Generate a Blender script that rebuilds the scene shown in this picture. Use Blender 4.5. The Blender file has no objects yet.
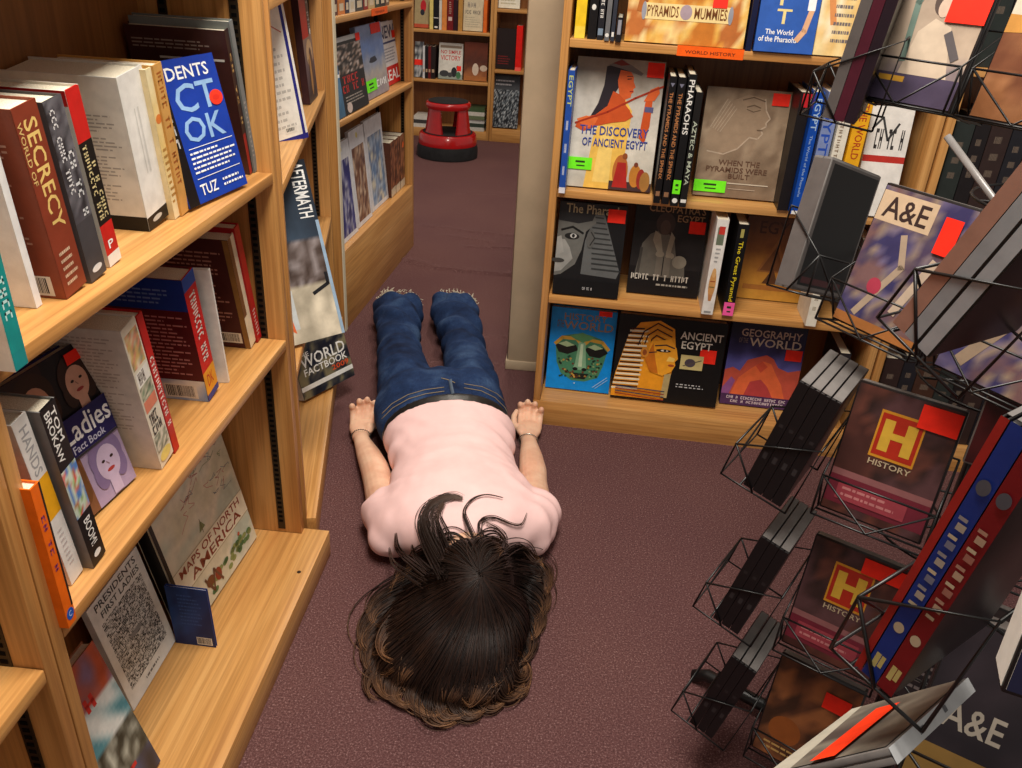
import bpy, bmesh, math, random
from mathutils import Vector, Matrix, noise
from mathutils.bvhtree import BVHTree
random.seed(7)
PI = math.pi
R = math.radians
col = bpy.context.scene.collection
sc = bpy.context.scene

# ------------------------------------------------------------------ camera model (solved from the photograph's vanishing points)
FPX, PITCH, ROLL, YAW, EYE = 827.0, R(27.9), .0624, R(3.3), 1.30
FW = Vector((-math.sin(YAW)*math.cos(PITCH), math.cos(YAW)*math.cos(PITCH), -math.sin(PITCH)))
R0 = Vector((math.cos(YAW), math.sin(YAW), 0))
D0 = FW.cross(R0)
CAM = Vector((0, 0, EYE))
_c, _s = math.cos(ROLL), math.sin(ROLL)
def ray(px, py):
    x, y = px-511, py-384
    return FW*FPX + R0*(x*_c+y*_s) + D0*(-x*_s+y*_c)
def at(px, py, z=None, x=None, y=None, n=None, p=None):
    """the point of the place seen at a pixel of the photograph, on a given plane"""
    d = ray(px, py)
    if z is not None: t = (z-EYE)/d.z
    elif x is not None: t = x/d.x
    elif y is not None: t = y/d.y
    else: t = (p-CAM).dot(n)/n.dot(d)
    return CAM + d*t
def atd(px, py, depth):
    return CAM + ray(px, py)*(depth/FPX)

def projy(p):
    d = p-CAM; w = d.dot(FW); u = d.dot(R0)/w*FPX; v = d.dot(D0)/w*FPX
    return 384+u*_s+v*_c
def solve_h(base, up, py):
    lo, hi = .02, .6
    for _ in range(40):
        mid = (lo+hi)/2
        if projy(base+up*mid) > py: lo = mid
        else: hi = mid
    return (lo+hi)/2
cd = bpy.data.cameras.new('camera'); cam = bpy.data.objects.new('camera', cd); col.objects.link(cam)
rt = R0*_c - D0*_s
dn = R0*_s + D0*_c
m = Matrix((rt, -dn, -FW)).transposed().to_4x4(); m.translation = CAM
cam.matrix_world = m
cd.sensor_width = 36.0; cd.lens = 36.0*FPX/1022.0; cd.clip_start = .02; cd.clip_end = 60
sc.camera = cam

# ------------------------------------------------------------------ colours and materials
def lin(c):
    return tuple(((v/255.)/12.92 if v/255. <= .04045 else ((v/255.+.055)/1.055)**2.4) for v in c[:3])
def nodes(name):
    m = bpy.data.materials.new(name); m.use_nodes = True
    nt = m.node_tree; return m, nt, nt.nodes['Principled BSDF']
def setp(b, rough=.5, spec=.5, metal=0., coat=0.):
    b.inputs['Roughness'].default_value = rough; b.inputs['Specular IOR Level'].default_value = spec
    b.inputs['Metallic'].default_value = metal; b.inputs['Coat Weight'].default_value = coat
def ramp(nt, stops):
    r = nt.nodes.new('ShaderNodeValToRGB'); e = r.color_ramp.elements
    while len(e) < len(stops): e.new(.5)
    for k, (p, c) in enumerate(stops): e[k].position = p; e[k].color = (*lin(c), 1)
    return r
def noise_node(nt, scale, detail=4, vec=None, rough=.55):
    n = nt.nodes.new('ShaderNodeTexNoise'); n.inputs['Scale'].default_value = scale
    n.inputs['Detail'].default_value = detail; n.inputs['Roughness'].default_value = rough
    if vec: nt.links.new(vec, n.inputs['Vector'])
    return n
def bump(nt, b, h, strength, dist=.001):
    n = nt.nodes.new('ShaderNodeBump'); n.inputs['Strength'].default_value = strength; n.inputs['Distance'].default_value = dist
    nt.links.new(h, n.inputs['Height']); nt.links.new(n.outputs['Normal'], b.inputs['Normal'])
def mapped(nt, scale=(1, 1, 1), coord='Object'):
    tc = nt.nodes.new('ShaderNodeTexCoord'); mp = nt.nodes.new('ShaderNodeMapping'); mp.inputs['Scale'].default_value = scale
    nt.links.new(tc.outputs[coord], mp.inputs['Vector']); return mp.outputs['Vector']
def mat_flat(name, c, rough=.5, spec=.4, metal=0., coat=0., mott=.0, mscale=30):
    m, nt, b = nodes(name); setp(b, rough, spec, metal, coat)
    if mott:
        n = noise_node(nt, mscale, 4, mapped(nt))
        r = ramp(nt, [(.3, [v*(1-mott) for v in c]), (.7, [min(255, v*(1+mott)) for v in c])])
        nt.links.new(n.outputs['Fac'], r.inputs['Fac']); nt.links.new(r.outputs['Color'], b.inputs['Base Color'])
    else: b.inputs['Base Color'].default_value = (*lin(c), 1)
    return m
def mat_wood(name, axis, light, mid, dark, rough=.38):
    m, nt, b = nodes(name); setp(b, rough, .45)
    s = {'x': (.8, 9, 9), 'y': (9, .8, 9), 'z': (9, 9, .8)}[axis]
    v = mapped(nt, s)
    n1 = noise_node(nt, 1.4, 5, v, .6)
    r1 = ramp(nt, [(.28, dark), (.5, mid), (.72, light)])
    nt.links.new(n1.outputs['Fac'], r1.inputs['Fac'])
    s2 = {'x': (3, 150, 150), 'y': (150, 3, 150), 'z': (150, 150, 3)}[axis]
    n2 = noise_node(nt, 1.0, 3, mapped(nt, s2)); mx = nt.nodes.new('ShaderNodeMix'); mx.data_type = 'RGBA'; mx.blend_type = 'MULTIPLY'
    r2 = ramp(nt, [(.35, (190, 176, 160)), (.6, (255, 255, 255))]); nt.links.new(n2.outputs['Fac'], r2.inputs['Fac'])
    mx.inputs['Factor'].default_value = .55
    nt.links.new(r1.outputs['Color'], mx.inputs['A']); nt.links.new(r2.outputs['Color'], mx.inputs['B'])
    nt.links.new(mx.outputs['Result'], b.inputs['Base Color']); bump(nt, b, n2.outputs['Fac'], .12)
    return m
def mat_attr(name, rough, spec, coat=0., mott=0., scale=60, bumpy=0.):
    """printed paper and board: colour comes from the artwork stored on the mesh"""
    m, nt, b = nodes(name); setp(b, rough, spec, 0, coat)
    a = nt.nodes.new('ShaderNodeAttribute'); a.attribute_name = 'Col'
    out = a.outputs['Color']
    if mott:
        n = noise_node(nt, scale, 4, mapped(nt)); r = ramp(nt, [(.3, [255*(1-mott)]*3), (.65, (255, 255, 255))])
        nt.links.new(n.outputs['Fac'], r.inputs['Fac'])
        mx = nt.nodes.new('ShaderNodeMix'); mx.data_type = 'RGBA'; mx.blend_type = 'MULTIPLY'; mx.inputs['Factor'].default_value = 1
        nt.links.new(out, mx.inputs['A']); nt.links.new(r.outputs['Color'], mx.inputs['B']); out = mx.outputs['Result']
        if bumpy: bump(nt, b, n.outputs['Fac'], bumpy)
    nt.links.new(out, b.inputs['Base Color']); return m
def mat_pages(name):
    m, nt, b = nodes(name); setp(b, .8, .2)
    w = noise_node(nt, 1, 3, mapped(nt, (700, 700, 4)))
    r = ramp(nt, [(.3, (196, 184, 158)), (.7, (244, 236, 216))])
    nt.links.new(w.outputs['Fac'], r.inputs['Fac']); nt.links.new(r.outputs['Color'], b.inputs['Base Color']); return m
def mat_carpet():
    m, nt, b = nodes('carpet'); setp(b, .95, .12)
    v = mapped(nt)
    n1 = noise_node(nt, 260, 4, v, .85); n2 = noise_node(nt, 2.2, 5, v); vo = nt.nodes.new('ShaderNodeTexVoronoi'); vo.inputs['Scale'].default_value = 190
    nt.links.new(v, vo.inputs['Vector'])
    r = ramp(nt, [(.3, (48, 32, 32)), (.46, (90, 61, 60)), (.57, (110, 77, 76)), (.7, (186, 156, 152))])
    nt.links.new(n1.outputs['Fac'], r.inputs['Fac'])
    r2 = ramp(nt, [(.3, (236, 230, 234)), (.7, (255, 252, 248))]); nt.links.new(n2.outputs['Fac'], r2.inputs['Fac'])
    mx = nt.nodes.new('ShaderNodeMix'); mx.data_type = 'RGBA'; mx.blend_type = 'MULTIPLY'; mx.inputs['Factor'].default_value = 1
    nt.links.new(r.outputs['Color'], mx.inputs['A']); nt.links.new(r2.outputs['Color'], mx.inputs['B'])
    nt.links.new(mx.outputs['Result'], b.inputs['Base Color'])
    ad = nt.nodes.new('ShaderNodeMath'); ad.operation = 'ADD'; nt.links.new(n1.outputs['Fac'], ad.inputs[0]); nt.links.new(vo.outputs['Distance'], ad.inputs[1])
    bump(nt, b, ad.outputs[0], .35, .0015); return m
def mat_denim():
    m, nt, b = nodes('denim'); setp(b, .9, .15)
    v = mapped(nt); n1 = noise_node(nt, 9, 5, v, .6); n2 = noise_node(nt, 420, 2, v)
    r = ramp(nt, [(.3, (24, 36, 64)), (.52, (42, 64, 104)), (.75, (78, 104, 142))])
    nt.links.new(n1.outputs['Fac'], r.inputs['Fac'])
    r2 = ramp(nt, [(.35, (170, 175, 185)), (.65, (255, 255, 255))]); nt.links.new(n2.outputs['Fac'], r2.inputs['Fac'])
    mx = nt.nodes.new('ShaderNodeMix'); mx.data_type = 'RGBA'; mx.blend_type = 'MULTIPLY'; mx.inputs['Factor'].default_value = 1
    nt.links.new(r.outputs['Color'], mx.inputs['A']); nt.links.new(r2.outputs['Color'], mx.inputs['B'])
    nt.links.new(mx.outputs['Result'], b.inputs['Base Color']); bump(nt, b, n2.outputs['Fac'], .4, .001); return m
def mat_skin():
    m, nt, b = nodes('skin'); setp(b, .5, .35)
    n = noise_node(nt, 22, 4, mapped(nt)); r = ramp(nt, [(.3, (226, 172, 142)), (.7, (242, 200, 170))])
    nt.links.new(n.outputs['Fac'], r.inputs['Fac']); nt.links.new(r.outputs['Color'], b.inputs['Base Color'])
    b.inputs['Subsurface Weight'].default_value = .12; b.inputs['Subsurface Radius'].default_value = (.012, .005, .003); return m
WL, WM, WD = (224, 174, 110), (206, 151, 86), (180, 122, 64)
M = {a: mat_wood('wood_'+a, a, WL, WM, WD) for a in 'xyz'}
M['bx'] = mat_wood('back_panel_x', 'x', (158, 104, 56), (142, 90, 46), (120, 74, 36))
M['bz'] = mat_wood('back_panel_z', 'z', (158, 104, 56), (142, 90, 46), (120, 74, 36))
M['print'] = mat_attr('printed_paper', .4, .28, 0, .08, 45)
M['matt'] = mat_attr('matt_paper', .6, .3, 0, .08, 45)
M['pages'] = mat_pages('page_block')
M['carpet'] = mat_carpet(); M['denim'] = mat_denim(); M['skin'] = mat_skin()
M['denim2'] = mat_flat('faded_denim', (92, 104, 120), .9, .1, mott=.15)
M['shirt'] = mat_flat('pink_cotton', (246, 206, 203), .9, .15, mott=.03, mscale=14)
M['belt'] = mat_flat('black_leather', (30, 27, 26), .4, .5)
M['thread'] = mat_flat('stitching', (150, 132, 104), .8, .2)
M['fray'] = mat_flat('frayed_cotton', (214, 206, 184), .9, .1)
M['metal'] = mat_flat('silver', (200, 196, 188), .25, .5, .9)
M['hair'] = mat_attr('hair', .5, .3, 0, 0)
M['wire'] = mat_flat('black_wire', (14, 13, 14), .4, .5)
M['track'] = mat_flat('dark_steel', (60, 48, 34), .45, .5, .6)
M['slot'] = mat_flat('slot_black', (8, 6, 5), .8, .1)
M['pillar'] = mat_flat('beige_paint', (190, 170, 142), .6, .3, mott=.06, mscale=6)
M['laminate'] = mat_flat('cream_laminate', (228, 218, 190), .45, .4)
M['red'] = mat_flat('red_enamel', (176, 14, 18), .25, .5, coat=.4, mott=.04)
M['rubber'] = mat_flat('black_rubber', (30, 30, 32), .7, .3, mott=.2)
M['caseplastic'] = mat_flat('black_case_plastic', (26, 22, 23), .32, .5, mott=.15)
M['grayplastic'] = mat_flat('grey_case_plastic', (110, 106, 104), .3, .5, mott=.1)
M['clear'] = mat_flat('clear_plastic_sleeve', (214, 216, 220), .15, .6)
M['screw'] = mat_flat('screw_hole', (52, 34, 20), .8, .2)

# ------------------------------------------------------------------ mesh collector
class MB:
    def __init__(s): s.v = []; s.f = []; s.c = []; s.cols = []
    def face(s, idx, c=(255, 255, 255), cc=None):
        s.f.append(idx); s.cols.append(cc if cc else [c]*len(idx))
    def poly(s, pts, c=(255, 255, 255)):
        k = len(s.v); s.v += [Vector(p) for p in pts]; s.face(list(range(k, k+len(pts))), c); return s
    def box(s, a, b, c=(255, 255, 255), mt=None):
        x0, y0, z0 = a; x1, y1, z1 = b; k = len(s.v)
        P = [(x0, y0, z0), (x1, y0, z0), (x1, y1, z0), (x0, y1, z0), (x0, y0, z1), (x1, y0, z1), (x1, y1, z1), (x0, y1, z1)]
        s.v += [(mt @ Vector(p)) if mt else Vector(p) for p in P]
        for q in ((0, 3, 2, 1), (4, 5, 6, 7), (0, 1, 5, 4), (1, 2, 6, 5), (2, 3, 7, 6), (3, 0, 4, 7)): s.face([k+i for i in q], c)
        return s
    def bbox(s, a, b, r=.002, c=(255, 255, 255)):
        """box with chamfered edges"""
        bm = bmesh.new(); bmesh.ops.create_cube(bm, size=1)
        for v in bm.verts: v.co = Vector([(a[i]+b[i])/2 + v.co[i]*(b[i]-a[i]) for i in range(3)])
        bmesh.ops.bevel(bm, geom=bm.edges[:], offset=r, segments=2, affect='EDGES', profile=.5)
        s.add_bm(bm, c); bm.free(); return s
    def add_bm(s, bm, c=(255, 255, 255)):
        k = len(s.v); bm.verts.index_update(); s.v += [v.co.copy() for v in bm.verts]
        for f in bm.faces: s.face([k+v.index for v in f.verts], c)
    def tube(s, pts, r, n=8, c=(255, 255, 255), caps=True, flat=1., rr=None, ccs=None, closed=False):
        pts = [Vector(p) for p in pts]; k = len(s.v); N = len(pts); prev = None
        for i, p in enumerate(pts):
            if closed: t = pts[(i+1) % N]-pts[i-1]
            else: t = pts[min(i+1, N-1)]-pts[max(i-1, 0)]
            t.normalize()
            if prev is None: a = t.orthogonal().normalized()
            else:
                a = prev - t*prev.dot(t)
                a = a.normalized() if a.length > 1e-6 else t.orthogonal().normalized()
            prev = a; b = t.cross(a); ri = rr[i] if rr else r
            for j in range(n):
                an = 2*PI*j/n; s.v.append(p + a*(math.cos(an)*ri) + b*(math.sin(an)*ri*flat))
        for i in range(N if closed else N-1):
            i2 = (i+1) % N
            for j in range(n):
                j2 = (j+1) % n
                q = [k+i*n+j, k+i*n+j2, k+i2*n+j2, k+i2*n+j]
                if ccs: s.face(q, cc=[ccs[i], ccs[i], ccs[i2], ccs[i2]])
                else: s.face(q, c)
        if caps and not closed:
            s.face([k+j for j in range(n)][::-1], ccs[0] if ccs else c); s.face([k+(N-1)*n+j for j in range(n)], ccs[-1] if ccs else c)
        return s
    def lathe(s, prof, n=40, centre=(0, 0, 0), c=(255, 255, 255), sx=1., sy=1.):
        k = len(s.v); cx, cy, cz = centre
        for r, z in prof:
            for j in range(n):
                an = 2*PI*j/n; s.v.append(Vector((cx+r*sx*math.cos(an), cy+r*sy*math.sin(an), cz+z)))
        for i in range(len(prof)-1):
            for j in range(n):
                j2 = (j+1) % n; s.face([k+i*n+j, k+i*n+j2, k+(i+1)*n+j2, k+(i+1)*n+j], c)
        s.face([k+j for j in range(n)][::-1], c); s.face([k+(len(prof)-1)*n+j for j in range(n)], c); return s
    def build(s, name, mat, parent=None, smooth=False, colours=False):
        me = bpy.data.meshes.new(name); me.from_pydata(s.v, [], s.f)
        if colours:
            a = me.color_attributes.new('Col', 'FLOAT_COLOR', 'CORNER'); flat = []
            for cc in s.cols:
                for c in cc: flat += [*lin(c), 1.]
            a.data.foreach_set('color', flat)
        me.materials.append(mat)
        if smooth: me.polygons.foreach_set('use_smooth', [True]*len(me.polygons))
        me.update(); o = bpy.data.objects.new(name, me); col.objects.link(o)
        if parent: o.parent = parent
        return o
def smooth_by_angle(o, deg=35):
    me = o.data; me.polygons.foreach_set('use_smooth', [True]*len(me.polygons)); me.set_sharp_from_angle(angle=R(deg))
def empty(name, mat4, label, cat, group=None):
    o = bpy.data.objects.new(name, None); col.objects.link(o); o.empty_display_size = .02; o.matrix_world = mat4
    o['label'] = label; o['category'] = cat
    if group: o['group'] = group
    return o
def structure(o): o['kind'] = 'structure'; return o

# ------------------------------------------------------------------ flat artwork laid on a face: every mark is a small polygon layer
_glyph = {}
def glyphs(text):
    if text not in _glyph:
        cu = bpy.data.curves.new('t', 'FONT'); cu.body = text; cu.size = 1; cu.resolution_u = 2; cu.offset = .012
        o = bpy.data.objects.new('t', cu); me = bpy.data.meshes.new_from_object(o)
        vs = [v.co.copy() for v in me.vertices]; fs = [list(p.vertices) for p in me.polygons]
        x0 = min(v.x for v in vs); x1 = max(v.x for v in vs); y0 = min(v.y for v in vs); y1 = max(v.y for v in vs)
        _glyph[text] = ([((v.x-x0)/(x1-x0), (v.y-y0)/(y1-y0)) for v in vs], fs)
        bpy.data.objects.remove(o); bpy.data.curves.remove(cu); bpy.data.meshes.remove(me)
    return _glyph[text]
LAY = .00010
def draw(mb, items, place, asp=.7, d0=.00015):
    """asp = width/height of the face; items in u (left-right), v (down-up), both 0..1"""
    d = d0
    hold = False
    for it in items:
        k = it[0]
        if k == '=': hold = not hold; d += LAY; continue
        if not hold: d += LAY
        if k == 'r':
            _, u0, v0, u1, v1, c = it; mb.poly([place(u, v, d) for u, v in ((u0, v0), (u1, v0), (u1, v1), (u0, v1))], c)
        elif k == 'p': mb.poly([place(u, v, d) for u, v in it[1]], it[2])
        elif k == 'e':
            _, cu, cv, ru, rv, c = it[:6]; rot = it[6] if len(it) > 6 else 0; n = 22
            pts = []
            for j in range(n):
                a = 2*PI*j/n; x, y = ru*math.cos(a)*asp, rv*math.sin(a)
                pts.append(place(cu+(x*math.cos(rot)-y*math.sin(rot))/asp, cv+x*math.sin(rot)+y*math.cos(rot), d))
            mb.poly(pts, c)
        elif k == 's':
            _, pts, w, c = it
            for (ua, va), (ub, vb) in zip(pts, pts[1:]):
                dx, dy = (ub-ua)*asp, vb-va; L = math.hypot(dx, dy) or 1; nx, ny = -dy/L*w/2/asp, dx/L*w/2
                ex, ey = dx/L*w*.3/asp, dy/L*w*.3
                mb.poly([place(ua+nx-ex, va+ny-ey, d), place(ua-nx-ex, va-ny-ey, d), place(ub-nx+ex, vb-ny+ey, d), place(ub+nx+ex, vb+ny+ey, d)], c)
        elif k == 't':
            _, text, u0, v0, u1, v1, c = it[:7]; rot = it[7] if len(it) > 7 else 0
            vs, fs = glyphs(text); kk = len(mb.v)
            for x, y in vs:
                if rot == -90: p = (u0+(u1-u0)*y, v1-(v1-v0)*x)
                elif rot == 90: p = (u1-(u1-u0)*y, v0+(v1-v0)*x)
                else: p = (u0+(u1-u0)*x, v0+(v1-v0)*y)
                mb.v.append(Vector(place(p[0], p[1], d)))
            for f in fs: mb.face([kk+i for i in f], c)
        elif k == 'u':
            _, seed, u0, v0, u1, v1, c = it[:7]; rot = it[7] if len(it) > 7 else 0; rnd = random.Random(seed); q = 0.; n_ = seed
            def pp(x, y): return place(u0+(u1-u0)*y, v1-(v1-v0)*x, d) if rot == -90 else place(u0+(u1-u0)*x, v0+(v1-v0)*y, d)
            for j in range(n_):
                x0, x1 = j/n_, (j+.72)/n_
                if rnd.random() < .14: continue
                for a, b, e, f in rnd.choice((((0, 0, .35, 1), (.65, .0, 1, 1), (0, .4, 1, .6)), ((0, 0, .35, 1), (0, .8, 1, 1), (0, 0, 1, .2)), ((.3, 0, .7, 1), (0, .8, 1, 1)), ((0, 0, .35, 1), (.65, .2, 1, .9)))):
                    X0, X1 = x0+(x1-x0)*a, x0+(x1-x0)*e
                    mb.poly([pp(X0, b), pp(X1, b), pp(X1, f), pp(X0, f)], c)
        elif k == 'l':
            _, u0, v0, u1, v1, n, c = it; rnd = random.Random(n*31+int(u0*100)+int(v1*57))
            for j in range(n):
                vv = v1-(v1-v0)*(j+.5)/n; hh = (v1-v0)/n*.2; e = u1-(u1-u0)*(rnd.random()*.25 if rnd.random() > .25 else .55*rnd.random()); u = u0
                while u < e:
                    w = rnd.uniform(.03, .11)*(u1-u0)/.8; mb.poly([place(u, vv-hh, d), place(min(e, u+w), vv-hh, d), place(min(e, u+w), vv+hh, d), place(u, vv+hh, d)], c); u += w+.015
        elif k == 'g':
            _, u0, v0, u1, v1, nx, ny, fn = it; kk = len(mb.v); C = []
            for j in range(ny+1):
                for i in range(nx+1):
                    u = i/nx; v = j/ny; C.append(tuple(max(0, min(255, q)) for q in fn(u, v))); mb.v.append(Vector(place(u0+(u1-u0)*u, v0+(v1-v0)*v, d)))
            for j in range(ny):
                for i in range(nx):
                    q = [j*(nx+1)+i, j*(nx+1)+i+1, (j+1)*(nx+1)+i+1, (j+1)*(nx+1)+i]
                    mb.face([kk+x for x in q], cc=[C[x] for x in q])
def mixc(a, b, t): t = max(0, min(1, t)); return tuple(x+(y-x)*t for x, y in zip(a, b))
def nz(u, v, s=5, seed=0): return noise.noise(Vector((u*s, v*s, seed*7.3)))
def grad(*cs, n=.12, s=6, seed=0):
    """vertical blend from the bottom colour up, mottled like a photograph"""
    def f(u, v):
        t = v*(len(cs)-1)+nz(u, v, s, seed)*n*(len(cs)); t = max(0, min(len(cs)-1.001, t)); i = int(t)
        return mixc(cs[i], cs[i+1], t-i)
    return f
def blotch(cs, s=7, seed=0, k=1.6):
    def f(u, v):
        t = (nz(u, v, s, seed)*k+.5+nz(u, v, s*3, seed+3)*.4); t = max(0, min(.999, t))*(len(cs)-1); i = int(t)
        return mixc(cs[i], cs[i+1], t-i)
    return f
def pic(fn, u0=0, v0=0, u1=1, v1=1, nx=20, ny=26): return ('g', u0, v0, u1, v1, nx, ny, fn)
def T(*a): return ('t',)+a
def U(n, *a): return ('u', n)+a       # lettering too blurred to read in the photograph: rows of letter-like strokes
def barcode(u0, v0, u1, v1):
    out = [('r', u0, v0, u1, v1, (236, 232, 222)), ('=',)]; rnd = random.Random(5); u = u0+.02
    while u < u1-.03:
        w = rnd.choice((.004, .007, .011)); out.append(('r', u, v0+.014, u+w, v1-.01, (30, 26, 26))); u += w+rnd.choice((.005, .008))
    return out+[('=',)]

# ------------------------------------------------------------------ books
RED_ST, GRN_ST, ORG_ST = (255, 44, 22), (120, 255, 30), (255, 96, 10)
def book(label, w, h, t, mt, cover, spine_c=None, back_c=None, front=(), spine=(), back=(), stickers=(), group=None, board=.0018, kind='book', cat='book', over=.003, pages=True):
    root = empty(kind, mt, label, cat, group)
    sp, bk = spine_c or cover, back_c or cover
    b = min(board, t*.2); W, H, Tk = w/2, h, t/2
    mb = MB()
    mb.box((-W, -Tk, 0), (W, -Tk+b, H), cover); mb.box((-W, Tk-b, 0), (W, Tk, H), bk); mb.box((-W, -Tk+b, 0), (-W+b, Tk-b, H), sp)
    mb.build('cover', M['print'], root, colours=True)
    if pages:
        p = MB().box((-W+b, -Tk+b, over), (W-over, Tk-b, H-over)); p.build('page_block', M['pages'], root)
    places = {'front': (lambda u, v, d: (-W+u*w, -Tk-d, v*h), w/h), 'back': (lambda u, v, d: (W-u*w, Tk+d, v*h), w/h), 'spine': (lambda u, v, d: (-W-d, Tk-u*t, v*h), t/h)}
    for nm, items in (('front', front), ('spine', spine), ('back', back)):
        if items:
            a = MB(); draw(a, [('r', .004, .003, .996, .997, {'front': cover, 'spine': sp, 'back': bk}[nm])]+list(items), places[nm][0], places[nm][1]); a.build({'front': 'front_print', 'spine': 'spine_print', 'back': 'back_print'}[nm], M['print'], root, colours=True)
    for (face, u0, v0, u1, v1, c) in stickers:
        a = MB(); pl, asp = places[face]; dd = .0013+LAY*3
        its = [('r', u0, v0, u1, v1, c)]
        if c == GRN_ST or c == (255, 96, 170): its += [('r', u0+(u1-u0)*.3, v0+(v1-v0)*.55, u1-(u1-u0)*.3, v0+(v1-v0)*.72, (40, 60, 20)), ('r', u0+(u1-u0)*.35, v0+(v1-v0)*.25, u1-(u1-u0)*.3, v0+(v1-v0)*.36, (40, 60, 20))]
        draw(a, its, pl, asp, d0=dd+LAY*min(16, len({'front': front, 'spine': spine, 'back': back}[face]))); a.build('price_sticker', M['matt'], root, colours=True)
    return root
class Frame:
    """a shelf unit's directions: n out of its front, r to the right of someone facing it"""
    def __init__(s, r): s.r = Vector((r[0], r[1], 0)).normalized(); s.n = Vector((s.r.y, -s.r.x, 0)); s.up = Vector((0, 0, 1))
F1 = Frame((0, 1)); F_MID = Frame((-math.sin(R(12.4)), math.cos(R(12.4)))); F2 = Frame((math.sin(R(3.3)), math.cos(R(3.3))))
F_EG = Frame((math.cos(R(-2.6)), math.sin(R(-2.6)))); F_FAR = Frame((1, 0))
def basis(x, y, z, o):
    m = Matrix((x, y, z)).transposed().to_4x4(); m.translation = o; return m
LOG = []
def spine_out(fr, z, A, B, Tp, w, label, cover, t=None, h=None, lean=None, yaw=0, inset=None, **k):
    """a book standing with its spine to the aisle: A, B the spine's foot corners left and right, Tp its top above A"""
    P = at(*A, z=z) if inset is None else at(*A, n=fr.n, p=inset)
    P.z = z+.0006
    Q = at(*B, n=fr.n, p=P); tt = (t or max(.006, (Q-P).dot(fr.r)))*.93
    Tq = at(*Tp, n=fr.n, p=P) if Tp else None
    if Tq is not None:
        dv = Tq-P; hh = h or math.hypot(dv.dot(fr.r), dv.z); le = lean if lean is not None else math.atan2(-dv.dot(fr.r), dv.z)
        if lean is not None and not h: hh = solve_h(P, Vector((0, 0, math.cos(lean)))-fr.r*math.sin(lean), Tp[1])
    else: hh, le = h, lean or 0
    LOG.append(('spine', label[:30], round(P.x, 3), round(P.y, 3), 't', round(tt, 3), 'h', round(hh, 3), 'lean', round(math.degrees(le), 1)))
    x = -fr.n; y = -fr.r
    m = Matrix.Translation(P) @ Matrix.Rotation(yaw, 4, 'Z') @ basis(x, y, Vector((0, 0, 1)), Vector((0, 0, 0))) @ Matrix.Rotation(-le, 4, 'X') @ Matrix.Translation((w/2, -tt/2, 0))
    return book(label, w, hh, tt, m, cover, **k)
def face_out(fr, z, A, B, Tp, t, label, cover, w=None, h=None, lean=None, side='R', lock=False, shift=0, **k):
    """a book standing with its cover to the aisle: A, B the cover's foot corners, Tp its top above B (or A)"""
    P = at(*A, z=z); Q = at(*B, z=z); P.z = Q.z = z+.0006
    if lock: Q = P+fr.r*((Q-P).dot(fr.r))
    xx = (Q-P); ww = w or xx.length; xx.normalize(); yy = Vector((0, 0, 1)).cross(xx)
    K = Q if side == 'R' else P
    if Tp:
        Tq = at(*Tp, n=xx, p=K); dv = Tq-K; hh = h or math.hypot(dv.dot(yy), dv.z); le = lean if lean is not None else math.atan2(dv.dot(yy), dv.z)
        if lean is not None and not h: hh = solve_h(K, Vector((0, 0, math.cos(lean)))+yy*math.sin(lean), Tp[1])
    else: hh, le = h, lean or 0
    LOG.append(('face', label[:30], round(P.x, 3), round(P.y, 3), 'w', round(ww, 3), 'h', round(hh, 3), 'lean', round(math.degrees(le), 1), 'yaw', round(math.degrees(math.atan2(xx.y, xx.x)-math.atan2(fr.r.y, fr.r.x)), 1)))
    C = P if side == 'L' else Q-xx*ww
    m = basis(xx, yy, Vector((0, 0, 1)), C+yy*shift+Vector((0, 0, max(0, math.sin(le))*t))) @ Matrix.Rotation(-le, 4, 'X') @ Matrix.Translation((ww/2, t/2, 0))
    return book(label, ww, hh, t, m, cover, **k)
# ------------------------------------------------------------------ floor: speckled carpet with a few lifted seams
def crease(pts, hgt, wid):
    P = [at(x, y, z=0) for x, y in pts]; P.sort(key=lambda p: p.x)
    def f(x, y):
        if x < P[0].x-.05 or x > P[-1].x+.05: return 0
        yc = None
        for a, b in zip(P, P[1:]):
            if x <= b.x or b is P[-1]:
                t = (x-a.x)/max(1e-6, b.x-a.x); yc = a.y+(b.y-a.y)*t; break
        e = min(1, max(0, (x-P[0].x+.05)/.08))
        d = y-yc
        if d < -.004 or d > wid: return 0
        if d < .004: return hgt*e*(d+.004)/.008
        return hgt*e*(1-(d-.004)/(wid-.004))**2
    return f
CR = [crease([(400, 260), (435, 269.6), (470, 273), (540, 279)], .014, .09), crease([(424, 225.5), (445, 229), (468, 232), (540, 239)], .008, .06),
      crease([(449, 236.5), (485, 242)], .008, .05), crease([(466, 247.5), (485, 248.6), (540, 249.5)], .009, .05),
      crease([(462, 194), (540, 196)], .005, .05), crease([(480, 337), (540, 339)], .005, .04), crease([(380, 361), (480, 364.5)], .004, .04)]
ys = [-1+.25*i for i in range(13)]; y = 2.2
while y < 5.6: ys.append(y); y += .008
ys += [5.6, 5.9, 6.3, 6.8, 7.4]
xs = [-2.6, -1.8, -1.3]; x = -1.1
while x < .1: xs.append(x); x += .04
xs += [.15, .5, 1, 1.8, 2.6]
fl = MB(); nx = len(xs)
for yy in ys:
    for xx in xs: fl.v.append(Vector((xx, yy, max(f(xx, yy) for f in CR) if 2.2 <= yy <= 5.6 and -1.1 <= xx <= .1 else 0)))
for j in range(len(ys)-1):
    for i in range(nx-1): fl.f.append([j*nx+i, j*nx+i+1, (j+1)*nx+i+1, (j+1)*nx+i]); fl.cols.append([(255,)*3]*4)
fo = fl.build('floor', M['carpet'], smooth=True); structure(fo)

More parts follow.
